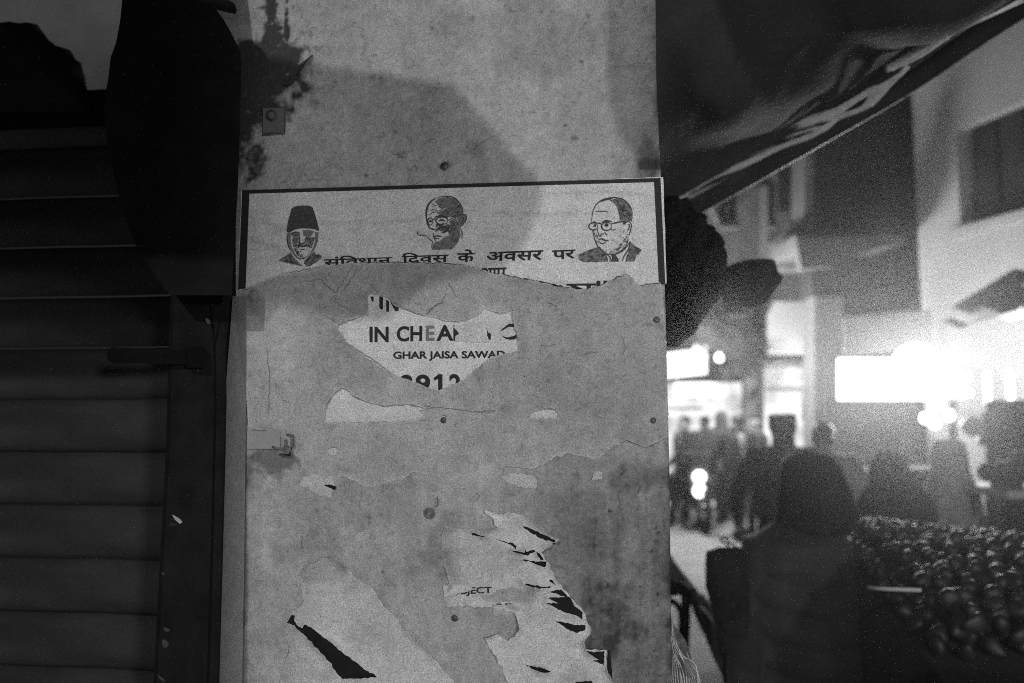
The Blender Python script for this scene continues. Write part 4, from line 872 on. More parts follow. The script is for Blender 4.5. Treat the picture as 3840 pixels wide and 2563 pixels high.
def person(px, Y, headpy, label, face=0.0, coat='cloth_dark', legs='cloth_black', hairk='short', stride=.1, arm=.12, group=None, bag_=False, wide=1.0, elbow=.1, voxel=.014, skirt=False, turn=0.0):
    """face: heading in radians, 0 = back to the camera, pi = towards it"""
    g = at(px, headpy, Y); Ht = g.z; S = Ht / 1.70
    e = empty('person', (g.x, Y, 0), label, 'person', group)
    Wm = Matrix.Translation((g.x, Y, 0)) @ Matrix.Rotation(face, 4, 'Z') @ Matrix.Scale(S, 4)
    hip, kn, an = .92, .50, .08; sh = 1.40
    st = stride
    legp = [((.095, 0, hip - .04), (.10, st * .6, kn), (.10, st * .9, an)), ((-.095, 0, hip - .04), (-.10, -st * .15, kn + .01), (-.10, -st * 1.1, an + .03))]
    armp = [((.19 * wide, 0, sh), (.235 * wide + arm * .3, -arm * .6, 1.12), (.23 * wide, elbow + arm * .3, .90)), ((-.19 * wide, 0, sh), (-.235 * wide - arm * .3, arm * .5, 1.12), (-.23 * wide, elbow + arm, .90))]
    ct, s_ = math.cos(turn), math.sin(turn)
    def T(x, y, z): return (x * ct - y * s_, x * s_ + y * ct, z)
    def body(bm):
        ellips(bm, (0, 0.005, 1.585), (.076, .095, .112)); ellips(bm, T(0, .06, 1.535), (.052, .05, .06)); ellips(bm, T(0, .108, 1.565), (.014, .022, .022)); ellips(bm, T(.076, 0, 1.57), (.014, .022, .034)); ellips(bm, T(-.076, 0, 1.57), (.014, .022, .034))
        for s in (-1, 1): ellips(bm, T(s * .03, .09, 1.598), (.014, .014, .012)); 
        ellips(bm, T(0, .096, 1.52), (.026, .014, .009))
        capsule(bm, (0, 0, 1.38), .058, (0, .005, 1.53), .052); capsule(bm, (0, 0, .98), .13, (0, 0, 1.33), .15); capsule(bm, (-.15, 0, 1.38), .06, (.15, 0, 1.38), .06)
        for a, b, c in legp: capsule(bm, a, .082, b, .055); capsule(bm, b, .055, c, .038); capsule(bm, (c[0], c[1] - .03, .035), .035, (c[0], c[1] + .15, .03), .028)
        for a, b, c in armp:
            capsule(bm, a, .05, b, .038); capsule(bm, b, .038, c, .026); d = (Vector(c) - Vector(b)).normalized(); c_ = Vector(c); side = Vector((1, 0, 0)) * (1 if a[0] > 0 else -1)
            capsule(bm, c_, .026, c_ + d * .075, .032)
            for k, (o_, l) in enumerate([(-.027, .065), (-.009, .078), (.009, .075), (.026, .058)]):
                f0 = c_ + d * .08 + Vector((0, o_, 0)); f1 = f0 + d * l * .55; capsule(bm, f0, .010, f1, .009, 8); capsule(bm, f1, .009, f1 + (d * .8 - side * .5).normalized() * l * .5, .008, 8)
            capsule(bm, c_ + d * .03 + Vector((0, .02, 0)), .012, c_ + d * .085 + Vector((0, .052, 0)), .009, 8)
    def coatf(bm):
        capsule(bm, (-.06 * wide, 0, 1.0), .15, (-.08 * wide, 0, 1.33), .145); capsule(bm, (.06 * wide, 0, 1.0), .15, (.08 * wide, 0, 1.33), .145)
        capsule(bm, (-.15 * wide, 0, 1.385), .075, (.15 * wide, 0, 1.385), .075); capsule(bm, (0, -.01, 1.40), .085, (0, -.01, 1.455), .075)
        capsule(bm, (-.05, 0, .86), .155, (.05, 0, .86), .155)
        for a, b, c in armp: capsule(bm, a, .072, b, .06); capsule(bm, b, .06, c, .045)
        if skirt: capsule(bm, (0, 0, .3), .23, (0, 0, .95), .16)
    def leg(bm):
        for a, b, c in legp: capsule(bm, a, .105, b, .078); capsule(bm, b, .078, (c[0], c[1], c[2] + .03), .062)
        ellips(bm, (0, 0, .9), (.165, .13, .13))
    def shoes(bm):
        for a, b, c in legp: capsule(bm, (c[0], c[1] - .03, .045), .042, (c[0], c[1] + .16, .038), .036)
    def hairf(bm):
        if hairk == 'flat':
            ellips(bm, (0, -.012, 1.60), (.092, .105, .10)); capsule(bm, (0, -.02, 1.44), .085, (0, -.02, 1.56), .084); b_ = bmesh.ops.create_cube(bm, size=1, matrix=Matrix.Translation((0, -.005, 1.645)) @ Matrix.Diagonal((.162, .18, .125, 1)))
        elif hairk == 'cap': ellips(bm, (0, 0, 1.655), (.09, .105, .06)); ellips(bm, (0, .10, 1.64), (.06, .06, .012))
        elif hairk == 'bun': ellips(bm, (0, -.015, 1.61), (.086, .10, .10)); ellips(bm, (0, -.12, 1.58), (.05, .05, .05))
        elif hairk == 'scarf':
            ellips(bm, (0, -.01, 1.60), (.098, .115, .125)); capsule(bm, (0, -.03, 1.36), .15, (0, -.02, 1.52), .095)
        else: ellips(bm, (0, -.014, 1.625), (.083, .10, .088))
    remesh('body', body, voxel, 'skin', e, Wm); remesh('trousers' if not skirt else 'underskirt', leg, .018, legs, e, Wm); remesh('coat', coatf, .018, coat, e, Wm)
    remesh('shoes', shoes, .014, 'rubber', e, Wm); remesh({'scarf': 'headscarf', 'cap': 'cap'}.get(hairk, 'hair'), hairf, .012, 'hair' if hairk != 'scarf' else coat, e, Wm)
    return e
CG = 'passers-by in the lane'
person(2566, 11.6, 1562, 'man in dark jacket next to the panel edge, side-on with lit face', 1.9, 'cloth_dark', 'cloth_black', 'short', .22, .15, CG, wide=.98, elbow=.16)
person(2642, 12.2, 1560, 'short-haired walker in grey shirt behind the parked scooter', 0.2, 'cloth_mid', 'cloth_dark', 'short', .2, .1, CG)
person(2702, 12.0, 1548, 'walker in loose dark coat just left of the capped man', .1, 'cloth_mid', 'cloth_black', 'scarf', .15, .1, CG)
person(2764, 10.4, 1556, 'broad man with rounded hair and dark jacket near the centre of the crowd', .25, 'cloth_dark', 'cloth_black', 'short', .2, .18, CG, wide=1.1)
person(2838, 10.8, 1552, 'man in peaked cap turned sideways left of the flat-haired man', 1.3, 'cloth_mid', 'cloth_dark', 'cap', .12, .12, CG)
person(2932, 5.7, 1556, 'man with tall flat-topped hair and dark coat, back turned, middle of lane', .05, 'cloth_dark', 'cloth_black', 'flat', .12, .2, CG, wide=1.12)
person(3085, 5.6, 1585, 'woman with pale patterned shawl edge right of the flat-haired man', -.15, 'cloth_print', 'cloth_dark', 'bun', .1, .1, CG, skirt=True, wide=1.05)
person(3420, 9.5, 1580, 'distant pale figure standing before the dazzling shop light', .6, 'cloth_mid', 'cloth_dark', 'short', .1, .1, CG)
def loft(name, rings, Y, m, parent, dep=.62, fold=.02, seed=3, ground=True, seg=56, quilt=0):
    V = []; F = []
    rg = smooth_line([tuple(map(float, r)) for r in rings], 12 if quilt else 5)
    for i, (py, xl, xr) in enumerate(rg):
        a, b = at(xl, py, Y), at(xr, py, Y); c = (a + b) / 2; hw = (b.x - a.x) / 2
        for j in range(seg):
            t = 2 * math.pi * j / seg
            f = 1 + fold * float(fbm(np.array(t * 60.), np.array(c.z * 120.), 26, 3, seed, ax=.5)) * min(1, i / 12)
            sx, sy = math.cos(t), math.sin(t)
            if quilt and py > 2020: f += quilt * (abs(math.sin(c.z * 34 + .5 * math.sin(t * 3))) - .6)
            V.append(Vector((c.x + hw * sx * (f if abs(sx) < .96 else 1 + (f - 1) * .5), Y + min(hw, .24) * dep * sy * f, max(0.02, c.z))))
    n = len(rg)
    for i in range(n - 1):
        for j in range(seg): F.append([i * seg + j, (i + 1) * seg + j, (i + 1) * seg + (j + 1) % seg, i * seg + (j + 1) % seg])
    F.append(list(range(seg))[::-1]); F.append([(n - 1) * seg + j for j in range(seg)])
    return mesh(name, V, F, m, parent, True)
def wrapped(px, Y, rings, label, m, seed, facex=0, dep=.8, fold=.05, quilt=0):
    e = empty('person', (at(px, 1800, Y).x, Y, 0), label, 'person')
    c = at(px, rings[0][0] + 120 * 2.7 / Y * .9, Y)
    def body(bm):
        ellips(bm, (c.x, Y, c.z), (.06, .06, .09)); capsule(bm, (c.x, Y, c.z - .2), .055, (c.x, Y, c.z), .05)
        capsule(bm, (c.x, Y, c.z - .55), .12, (c.x, Y, c.z - .27), .12)
        for s in (-1, 1): capsule(bm, (c.x + s * .09, Y, c.z - .6), .08, (c.x + s * .1, Y, .1), .045); capsule(bm, (c.x + s * .1, Y - .03, .04), .035, (c.x + s * .1, Y + .14, .035), .028)
    remesh('body', body, .014, 'skin', e, Matrix.Identity(4))
    loft('jacket' if quilt else 'shawl', rings, Y, m, e, dep, fold, seed, quilt=quilt); return e
e = wrapped(3040, 2.7, [(1700, 3010, 3062), (1706, 2984, 3092), (1724, 2962, 3120), (1760, 2944, 3142), (1810, 2936, 3158), (1870, 2928, 3166), (1925, 2925, 3164), (1965, 2900, 3158), (2000, 2850, 3165), (2030, 2798, 3196), (2085, 2772, 3226), (2160, 2758, 3246), (2260, 2746, 3264), (2380, 2740, 3272), (2560, 2735, 3278), (2760, 2735, 3280), (2900, 2760, 3250), (3000, 2790, 3230), (3420, 2800, 3220)],
    'person in a dark padded jacket with hood up, back turned, largest figure in the lane', 'jacket', 31, dep=.82, fold=.06, quilt=.09)
loft('hood', [(1698, 3012, 3060), (1704, 2984, 3094), (1716, 2962, 3120), (1745, 2940, 3148), (1800, 2930, 3172), (1870, 2922, 3192), (1925, 2918, 3202), (1965, 2905, 3196), (1995, 2880, 3180), (2012, 2900, 3150)], 2.7, 'cloth_black', e, .86, .06, 35)
def sleeves(bm):
    for (a, ra), (b, rb_), (c, rc) in [((at(3172, 2115, 2.66), .08), (at(3212, 2380, 2.70), .068), (at(3190, 2640, 2.58), .05)), ((at(2850, 2110, 2.66), .075), (at(2806, 2360, 2.66), .066), (at(2790, 2560, 2.5), .05))]:
        n = 7
        for p, rp_, q, rq in ((a, ra, b, rb_), (b, rb_, c, rc)):
            for k in range(n):
                t0, t1 = k / n, (k + 1) / n; capsule(bm, p.lerp(q, t0), (rp_ + (rq - rp_) * t0) * .93, p.lerp(q, (t0 + t1) / 2), (rp_ + (rq - rp_) * t0) * 1.03); capsule(bm, p.lerp(q, (t0 + t1) / 2), (rp_ + (rq - rp_) * t0) * 1.03, p.lerp(q, t1), (rp_ + (rq - rp_) * t1) * .93)
remesh('sleeve', sleeves, .010, 'jacket', e, Matrix.Identity(4))
gz = [(2653, 2068), (2700, 2052), (2760, 2050), (2800, 2062), (2806, 2200), (2790, 2400), (2780, 2560), (2712, 2570), (2706, 2470), (2690, 2400), (2675, 2300), (2652, 2220), (2645, 2120)]
tag(inflate('shoulder_bag', gz, 2.62, .09, 'cloth_dark', seed=41, fold=.3), 'dark shoulder bag at the left side of the largest hooded figure', 'bag')
def bangle(px, py, Y):
    c = at(px, py, Y); e = empty('bangle_pair', c, 'two shiny bangles glinting above the shoulder bag', 'bangles')
    for d in (0, .022):
        ring = [c + Vector((.012 * math.cos(t) + d, .02 * math.sin(t), .012 * math.sin(t) * .5 - d * .9)) for t in np.linspace(0, 2 * math.pi, 15)]
        tubes('bangle', [(ring, .004, .004)], 'chrome', e)
bangle(2718, 2028, 2.7)
wrapped(3332, 4.3, [(1690, 3318, 3342), (1696, 3296, 3366), (1715, 3280, 3384), (1750, 3266, 3402), (1790, 3262, 3420), (1820, 3256, 3440), (1850, 3238, 3470), (1890, 3222, 3495), (1960, 3212, 3510), (2100, 3205, 3520), (2400, 3200, 3530), (2688, 3195, 3535)],
    'figure in a dark pointed shawl, right of the person in the padded jacket', 'cloth_dark', 32, fold=.06)
wrapped(3560, 4.7, [(1648, 3540, 3580), (1656, 3512, 3606), (1680, 3500, 3618), (1720, 3494, 3626), (1770, 3496, 3634), (1810, 3480, 3650), (1850, 3468, 3668), (1920, 3462, 3682), (2020, 3460, 3696), (2100, 3465, 3702), (2300, 3470, 3712), (2590, 3470, 3720)],
    'tall figure in a pale patterned shawl at the right, before the shop light', 'cloth_light', 33, fold=.08)

# ================================================================== stall heap at the lower right
def heap():
    st = empty('market_stall', (1.6, 2.6, 0), 'low stall draped in dark cloth at the lower right', 'stall')
    def zt(x, y): return 1.13 + .10 * math.sin(min(1, max(0, (y - 1.7) / 2.0)) * math.pi) - .10 * max(0, x - 1.3) 
    V = []; F = []
    xs = np.linspace(.98, 3.2, 26); ys = np.linspace(1.75, 3.7, 24)
    def left(y): return float(np.interp(y, [1.75, 2.3, 2.9, 3.7], [.92, 1.02, 1.16, 1.52]))
    for y in ys:
        for i in range(26):
            x = left(y) + (2.9 - left(y)) * i / 25; V.append((x, y, zt(x, y) - .07 + .01 * float(fbm(np.array(x * 100), np.array(y * 100), 30, 2, 3))))
    F = [[r_ * 26 + i, r_ * 26 + i + 1, (r_ + 1) * 26 + i + 1, (r_ + 1) * 26 + i] for r_ in range(23) for i in range(25)]
    top_n = len(V)
    rim = [i for i in range(26)] + [r_ * 26 + 25 for r_ in range(1, 24)] + [23 * 26 + i for i in range(24, -1, -1)] + [r_ * 26 for r_ in range(22, 0, -1)]
    b = len(V)
    for k, i in enumerate(rim): x, y, z = V[i]; V.append((x + .02 * math.sin(k * 1.3), y + .02 * math.cos(k * 1.7), .12))
    n = len(rim)
    for k in range(n): F.append([rim[k], b + k, b + (k + 1) % n, rim[(k + 1) % n]])
    mesh('stall_cloth', V, F, 'cloth_black', st, False)
    for x, y in ((1.1, 1.85), (2.7, 1.9), (1.7, 3.5), (2.7, 3.5)): box('leg', (x, y, .5), (.05, .05, 1.0), 'pole_wood', st)
    # the wares
    rr = random.Random(77); base = None; pts = []; cell = {}
    for _ in range(26000):
        y = rr.uniform(1.85, 3.65); x = rr.uniform(left(y) + .02, min(2.75, left(y) + 1.5)); lay = rr.choice((0, .032, .062)) * (1 if x > left(y) + .08 else 0)
        ci = (int(x / .04), int(y / .04))
        if all((x - a) ** 2 + (y - b_) ** 2 + (lay - c) ** 2 > .044 ** 2 for dx in (-1, 0, 1) for dy in (-1, 0, 1) for a, b_, c in cell.get((ci[0] + dx, ci[1] + dy), [])):
            pts.append((x, y, lay)); cell.setdefault(ci, []).append((x, y, lay))
    def shape(q, u, v_):
        bm = bmesh.new(); bmesh.ops.create_uvsphere(bm, u_segments=u, v_segments=v_, radius=1); q2 = random.Random(q)
        a, b_, c = q2.uniform(.8, 1.15), q2.uniform(.8, 1.15), q2.uniform(.8, 1.2)
        for v in bm.verts:
            t = v.co.x; k = (.85 + .25 * t) * (1 + .10 * math.sin(3 * math.atan2(v.co.z, v.co.y) + q)); v.co.y *= .019 * k * a; v.co.z *= .019 * k * b_; v.co.x *= .023 * c; v.co.z += .005 * t * t
        me = bpy.data.meshes.new('heaped_ware'); bm.to_mesh(me); bm.free(); return me
    mes = [shape(q, 12, 8) for q in range(5)]
    infr = [p for p in pts if abs(p[0] / p[1]) < .66]; infr.sort(key=lambda p: p[1] - p[2] * 6)
    near = infr[:290]; ns_ = set(near); first = {}
    BV = []; BF = []
    low = shape(9, 8, 6); lv = [v.co.copy() for v in low.vertices]; lf = [list(f.vertices) for f in low.polygons]
    for (x, y, l) in pts:
        rot = (rr.gauss(0, .6), rr.gauss(-.4, .6), rr.uniform(0, 6.28)); sc_ = rr.uniform(.95, 1.5); loc = Vector((x, y, zt(x, y) - .045 + l))
        if (x, y, l) in ns_:
            me = rr.choice(mes)
            if base is None: o = base = link('heaped_ware', me, 'ware', None, True); [m_.materials.append(M['ware']) for m_ in mes if not m_.materials]; [m_.polygons.foreach_set('use_smooth', [True] * len(m_.polygons)) for m_ in mes]
            else: o = base.copy(); o.data = me; col.objects.link(o)
            o.location = loc; o.rotation_euler = rot; o.scale = (sc_,) * 3
            tag(o, 'small dark glossy ware heaped on the stall at the lower right', 'ware', 'dark glossy wares heaped on the stall')
        else:
            from mathutils import Euler
            mx = Matrix.Translation(loc) @ Euler(rot).to_matrix().to_4x4() @ Matrix.Scale(sc_, 4); b0 = len(BV)
            BV += [mx @ v for v in lv]; BF += [[b0 + k for k in f] for f in lf]
    o = mesh('heaped_wares', BV, BF, 'ware', None, True); tag(o, 'far rows of the heap of small dark glossy wares', 'wares', 'dark glossy wares heaped on the stall', 'stuff')
    rod = tubes('metal_rod', [([at(3255, 2205, 2.05), at(3320, 2210, 2.02), at(3455, 2214, 1.98)], .0035, .0045)], 'white_trim'); tag(rod, 'thin shiny metal rod lying across the dark stall front', 'rod')
heap()
# side table with pale top at the far right
tb = empty('side_table', (2.95, 4.3, 0), 'small table with pale top at the right edge behind the wares', 'table')
box('table_top', (3.0, 4.4, 1.22), (.9, .5, .04), 'white_trim', tb, bevel=.006)
for x in (2.6, 3.4):
    for y in (4.2, 4.6): box('leg', (x, y, .6), (.05, .05, 1.2), 'pole_wood', tb)
for i, (px, py, Y, s) in enumerate([(3775, 1790, 4.4, .085), (3700, 1770, 4.5, .05), (3830, 1740, 4.4, .07)]):
    c = at(px, py, Y); o = lathe('clay_pot', c, [(.3 * s, -s), (.9 * s, -.6 * s), (s, 0), (.8 * s, .5 * s), (.45 * s, .8 * s), (.55 * s, s)], 'far_dark'); tag(o, ('dark rounded pot standing on the pale side table', 'smallest pot left of the dark rounded pot', 'pot at the right border above the side table')[i], 'pot')

# ================================================================== scooter with twin headlights
def scooter():
    X = at(2622, 1800, 9.0).x; OX = at(2622, 1800, 11.2).x - X; e = empty('parked_scooter', (X, 9.0, 0), 'scooter facing the camera with twin lit headlights beside the panel edge', 'scooter')
    for nm, y in (('wheel', 8.75), ('wheel', 10.0)):
        ring = [Vector((X, y + .27 * math.cos(t), .30 + .27 * math.sin(t))) for t in np.linspace(0, 2 * math.pi, 25)]; wv = tubes(nm, [(ring, .045, .045)], 'rubber', e, sides=8); lathe('hub', (X, y, .30), [(.06, -.06), (.12, -.03), (.12, .03), (.06, .06)], 'chrome', wv, 'X', 12)
    prism('front_shield', [Vector((X + a, 8.72, z)) for a, z in [(-.12, .45), (.12, .45), (.2, .75), (.17, 1.05), (-.17, 1.05), (-.2, .75)]], [Vector((X + a * .9, 8.98, z)) for a, z in [(-.12, .45), (.12, .45), (.2, .75), (.17, 1.1), (-.17, 1.1), (-.2, .75)]], 'far_dark', e)
    box('seat', (X, 9.7, .82), (.26, .7, .12), 'rubber', e, bevel=.04); box('engine_cover', (X, 9.75, .55), (.3, .6, .35), 'far_dark', e, bevel=.06); box('footboard', (X, 9.2, .36), (.3, .5, .06), 'far_dark', e, bevel=.02)
    tubes('fork', [([(X - .05, 8.76, .3), (X - .05, 8.86, .7)], .018, .018), ([(X + .05, 8.76, .3), (X + .05, 8.86, .7)], .018, .018)], 'chrome', e)
    tubes('handlebar', [([(X - .34, 9.0, 1.08), (X - .15, 8.92, 1.08), (X, 8.9, 1.06), (X + .15, 8.92, 1.08), (X + .34, 9.0, 1.08)], .016, .016)], 'chrome', e)
    for py in (1790, 1842):
        p = at(2623, py, 10.88) - Vector((OX, 2.2, 0)); lathe('headlight', p, [(.03, .04), (.078, .02), (.086, 0), (.06, -.012), (.01, -.018)], 'bulb_glow', e, 'Y', 16)
    for s in (-1, 1): tubes('mirror', [([(X + s * .2, 8.95, 1.08), (X + s * .26, 8.95, 1.26)], .006, .006)], 'chrome', e); 
    e.location = (X + OX, 11.2, 0)
scooter()
# cart with sloping shaft at the panel foot
def cart():
    e = empty('hand_cart', at(2560, 2500, 3.2), 'pale sheet sagging over the sloping shaft of a cart beside the panel foot', 'cart')
    sheet_ = [(2490, 2070), (2520, 2085), (2560, 2140), (2600, 2190), (2650, 2235), (2690, 2300), (2720, 2360), (2700, 2420), (2650, 2330), (2600, 2290), (2560, 2220), (2490, 2200)]
    inflate('cover_sheet', sheet_, 3.1, .05, 'white_trim', e, step=10, fold=.6, seed=51)
    low = [(2590, 2240), (2650, 2290), (2700, 2370), (2740, 2500), (2720, 2560), (2680, 2480), (2640, 2380), (2600, 2300)]
    inflate('cover_fold', low, 3.0, .05, 'cloth_mid', e, step=10, fold=.6, seed=52)
    tubes('shaft', [([at(2480, 2215, 3.0), at(2540, 2205, 3.0), at(2585, 2215, 3.02)], .03, .025), ([at(2570, 2205, 3.02), at(2572, 2300, 3.02), at(2568, 2390, 3.03), at(2560, 2700, 3.05)], .018, .018)], 'rubber', e)
    ring = [at(2515 + 42 * math.cos(t), 2330 + 75 * math.sin(t), 3.05) for t in np.linspace(0, 2 * math.pi, 25)]; tubes('wheel', [(ring, .012, .012)], 'rubber', e)
cart()

# ================================================================== buildings and lights of the lane
def slab(name, pts, depthv, m, parent=None):
    return prism(name, pts, [p + Vector(depthv) for p in pts], m, parent)
def rect(x0, y0, x1, y1, Y): return [at(x0, y1, Y), at(x1, y1, Y), at(x1, y0, Y), at(x0, y0, Y)]
# right building, its wall runs towards us
A = at(3472, 1543, 9.2); B = at(4400, 1543, 6.6)
rb = empty('right_building', (A.x, A.y, 0), 'pale rendered house at the right with a tall dark shuttered window', 'building')
dirv = (Vector((B.x, B.y, 0)) - Vector((A.x, A.y, 0))); dl = dirv.length; dirv.normalize(); nout = Vector((-dirv.y, dirv.x, 0)); nout = nout if nout.dot(-Vector((A.x, A.y, 0))) > 0 else -nout
def onwall(px, py, off=0):
    x, y, z = ray(px, py); a0 = Vector((A.x, A.y, 0)) + nout * off; d = Vector((x, y, 0)); k = a0.dot(nout) / d.dot(nout); return Vector((x * k, y * k, CAM.z + z * k))
def wl(s, z, off=0): p = Vector((A.x, A.y, 0)) + dirv * s + nout * off; return Vector((p.x, p.y, z))
Z1 = 7.5
wt, wb = onwall(3700, 440).z, onwall(3600, 850).z
s0 = (onwall(3595, 700) - Vector((A.x, A.y, 0))).dot(dirv); s1 = s0 + 1.9
for nm, q in (('wall', [(0, 0), (s0, 0), (s0, Z1), (0, Z1)]), ('wall', [(s1, 0), (dl, 0), (dl, Z1), (s1, Z1)]), ('wall', [(s0, 0), (s1, 0), (s1, wb), (s0, wb)]), ('wall', [(s0, wt), (s1, wt), (s1, Z1), (s0, Z1)])):
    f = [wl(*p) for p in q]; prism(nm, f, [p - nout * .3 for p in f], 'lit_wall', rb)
win = prism('window_pane', [wl(s0, wb, -.22), wl(s1, wb, -.22), wl(s1, wt, -.22), wl(s0, wt, -.22)], [wl(s0, wb, -.25), wl(s1, wb, -.25), wl(s1, wt, -.25), wl(s0, wt, -.25)], 'window_dark', rb)
for k in range(6):
    s = s0 + .1 + k * .34; prism('shutter_board', [wl(s, wb, -.12), wl(s + .30, wb, -.12), wl(s + .30, wt, -.12), wl(s, wt, -.12)], [wl(s, wb, -.15), wl(s + .30, wb, -.15), wl(s + .30, wt, -.15), wl(s, wt, -.15)], 'far_dark', rb)
prism('window_sill', [wl(s0 - .1, wb - .12, .06), wl(s1 + .1, wb - .12, .06), wl(s1 + .1, wb - .02, .06), wl(s0 - .1, wb - .02, .06)], [wl(s0 - .1, wb - .12, .002), wl(s1 + .1, wb - .12, .002), wl(s1 + .1, wb - .02, .002), wl(s0 - .1, wb - .02, .002)], 'lit_wall', rb)
# end face of the right building, turned to the lane
f = [Vector((A.x, A.y, 0)), Vector((A.x, A.y, Z1)), Vector((A.x + .05, A.y + 1.2, Z1)), Vector((A.x + .05, A.y + 1.2, 0))]
# middle dark building
mb = empty('middle_building', (at(3250, 1543, 10.4).x, 10.4, 0), 'dark unlit house behind the lane with a pale balcony ledge', 'building')
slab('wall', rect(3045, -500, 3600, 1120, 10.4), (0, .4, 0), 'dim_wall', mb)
slab('balcony_slab', [at(2985, 935, 9.6), at(3400, 905, 9.3), at(3330, 880, 9.3), at(2985, 880, 9.6)], (0, .9, 0), 'mid_wall', mb)
slab('balcony_front', [at(3005, 1010, 9.4), at(3120, 1000, 9.35), at(3290, 930, 9.3), at(3400, 905, 9.3), at(3385, 885, 9.3), at(2985, 890, 9.4)], (0, .12, 0), 'mid_wall', mb)
slab('wall_return', rect(3018, -200, 3052, 905, 10.2), (0, .5, 0), 'mid_wall', mb)
slab('pier', rect(3055, 1110, 3160, 1760, 10.2), (0, .4, 0), 'mid_wall', mb)
slab('pale_gable', [at(2893, 1010, 10.6), at(3052, 1010, 10.6), at(3052, 800, 10.6), at(3020, 812, 10.6), at(2950, 850, 10.6), at(2905, 900, 10.6)], (0, .3, 0), 'mid_wall', mb)
slab('window', rect(2925, 620, 2990, 790, 10.9), (0, .1, 0), 'window_dark', mb)
# far left building behind the bundles
fb = empty('far_building', (at(2750, 1543, 14).x, 14, 0), 'dim rough-walled house far behind the round bundle', 'building')
slab('wall', rect(2300, 300, 3200, 1300, 14), (0, .4, 0), 'brick_wall', fb)
for x0, y0, x1, y1 in [(2700, 690, 2760, 850), (2860, 700, 2900, 850), (2830, 1110, 2860, 1240), (2720, 1120, 2790, 1180)]:
    wn = slab('window', rect(x0, y0, x1, y1, 13.85), (0, .1, 0), 'window_dark', fb); slab('sill', rect(x0 - 6, y1, x1 + 6, y1 + 9, 13.75), (0, .15, 0), 'white_trim', wn)
slab('pillar', rect(2850, 700, 2880, 960, 13.7), (0, .2, 0), 'lit_wall', fb); slab('pillar', rect(2845, 1110, 2858, 1500, 13.6), (0, .2, 0), 'far_dark', fb)
slab('wall_pipe', [at(2655, 780, 13.7), at(2668, 772, 13.7), at(2700, 840, 13.7), at(2688, 846, 13.7)], (0, .06, 0), 'white_trim', fb)
# pale hoarding below the gable
tag(slab('hoarding', [at(2878, 1330, 11.4), at(3052, 1330, 11.4), at(3052, 1135, 11.4), at(2905, 1130, 11.4), at(2880, 1180, 11.4)], (0, .05, 0), 'lit_wall'), 'pale printed board above the lit shop with the shelf', 'signboard')
# lit shop with shelf
sh = empty('lit_shop', (at(2955, 1543, 12).x, 12, 0), 'small bright shop opening with a shelf behind the flat-haired man', 'shop')
slab('back_wall', rect(2858, 1372, 3052, 1900, 12.4), (0, .1, 0), 'shop_glow', sh)
slab('shelf', rect(2862, 1452, 3050, 1462, 11.9), (0, .35, 0), 'cloth_mid', sh); slab('side_post', rect(2846, 1360, 2866, 1800, 11.7), (0, .1, 0), 'far_dark', sh); slab('lintel', rect(2846, 1352, 3056, 1370, 11.7), (0, .5, 0), 'dim_wall', sh)
slab('curtain', [at(2862, 1450, 12.1), at(2930, 1440, 12.1), at(2950, 1372, 12.1), at(2862, 1372, 12.1)], (0, .03, 0), 'tent_cloth', sh)
hl = tubes('hanging_cloth', [([at(3014, 1500, 11.8), at(3016, 1540, 11.8), at(3018, 1575, 11.8)], .02, .05)], 'far_dark'); tag(hl, 'small dark thing hanging in the bright shop opening', 'hanging cloth')
# left bright shops
ls = empty('corner_shop', (at(2580, 1543, 13).x, 13, 0), 'brightly lit shop front next to the right edge of the panel', 'shop')
slab('sign', [at(2440, 1425, 12.6), at(2652, 1402, 12.6), at(2652, 1300, 12.6), at(2610, 1292, 12.6), at(2600, 1312, 12.6), at(2440, 1335, 12.6)], (0, .08, 0), 'sign_glow', ls)
slab('back_wall', rect(2440, 1435, 2800, 1900, 13.4), (0, .1, 0), 'shop_glow', ls)
slab('lower_sign', rect(2532, 1436, 2690, 1486, 12.5), (0, .06, 0), 'sign_glow', ls); slab('counter', rect(2440, 1780, 2530, 1880, 13.0), (0, .2, 0), 'cloth_mid', ls)
slab('column', rect(2795, 1330, 2850, 1900, 12.3), (0, .2, 0), 'brick_wall', ls)
tp = [(2560, 1500), (2440, 1508), (2640, 1505), (2640, 1520), (2440, 1525)]
slab('shelf', rect(2440, 1528, 2640, 1538, 12.8), (0, .2, 0), 'cloth_mid', ls)
o = lathe('street_bulb', at(2697, 1343, 9.8), [(.008, -.052), (.035, -.04), (.05, 0), (.035, .04), (.015, .06)], 'bulb_glow'); tag(o, 'single round glowing bulb beside the lit corner sign', 'bulb')
# tree-like clutter of cables over the corner shop
tr = empty('cable_tangle', at(2750, 1400, 11), 'dark tangle of cables and boxes between the two lit shops', 'cables')
rr = random.Random(9)
tubes('cable', [([at(2600 + rr.uniform(-60, 60), 1200 + rr.uniform(-90, 90), 11 + rr.random()), at(2720 + rr.uniform(-60, 60), 1300 + rr.uniform(-60, 60), 11), at(2850 + rr.uniform(-60, 60), 1330 + rr.uniform(-60, 90), 11)], .02, .02) for _ in range(16)], 'far_dark', tr)['kind'] = 'stuff'
for x, y, s in [(2770, 1380, .12), (2735, 1290, .1), (2640, 1250, .12), (2800, 1300, .14), (2720, 1400, .08)]: box('junction_box', at(x, y, 11.2), (s * 2, .15, s * 2), 'far_dark', tr, bevel=.02)
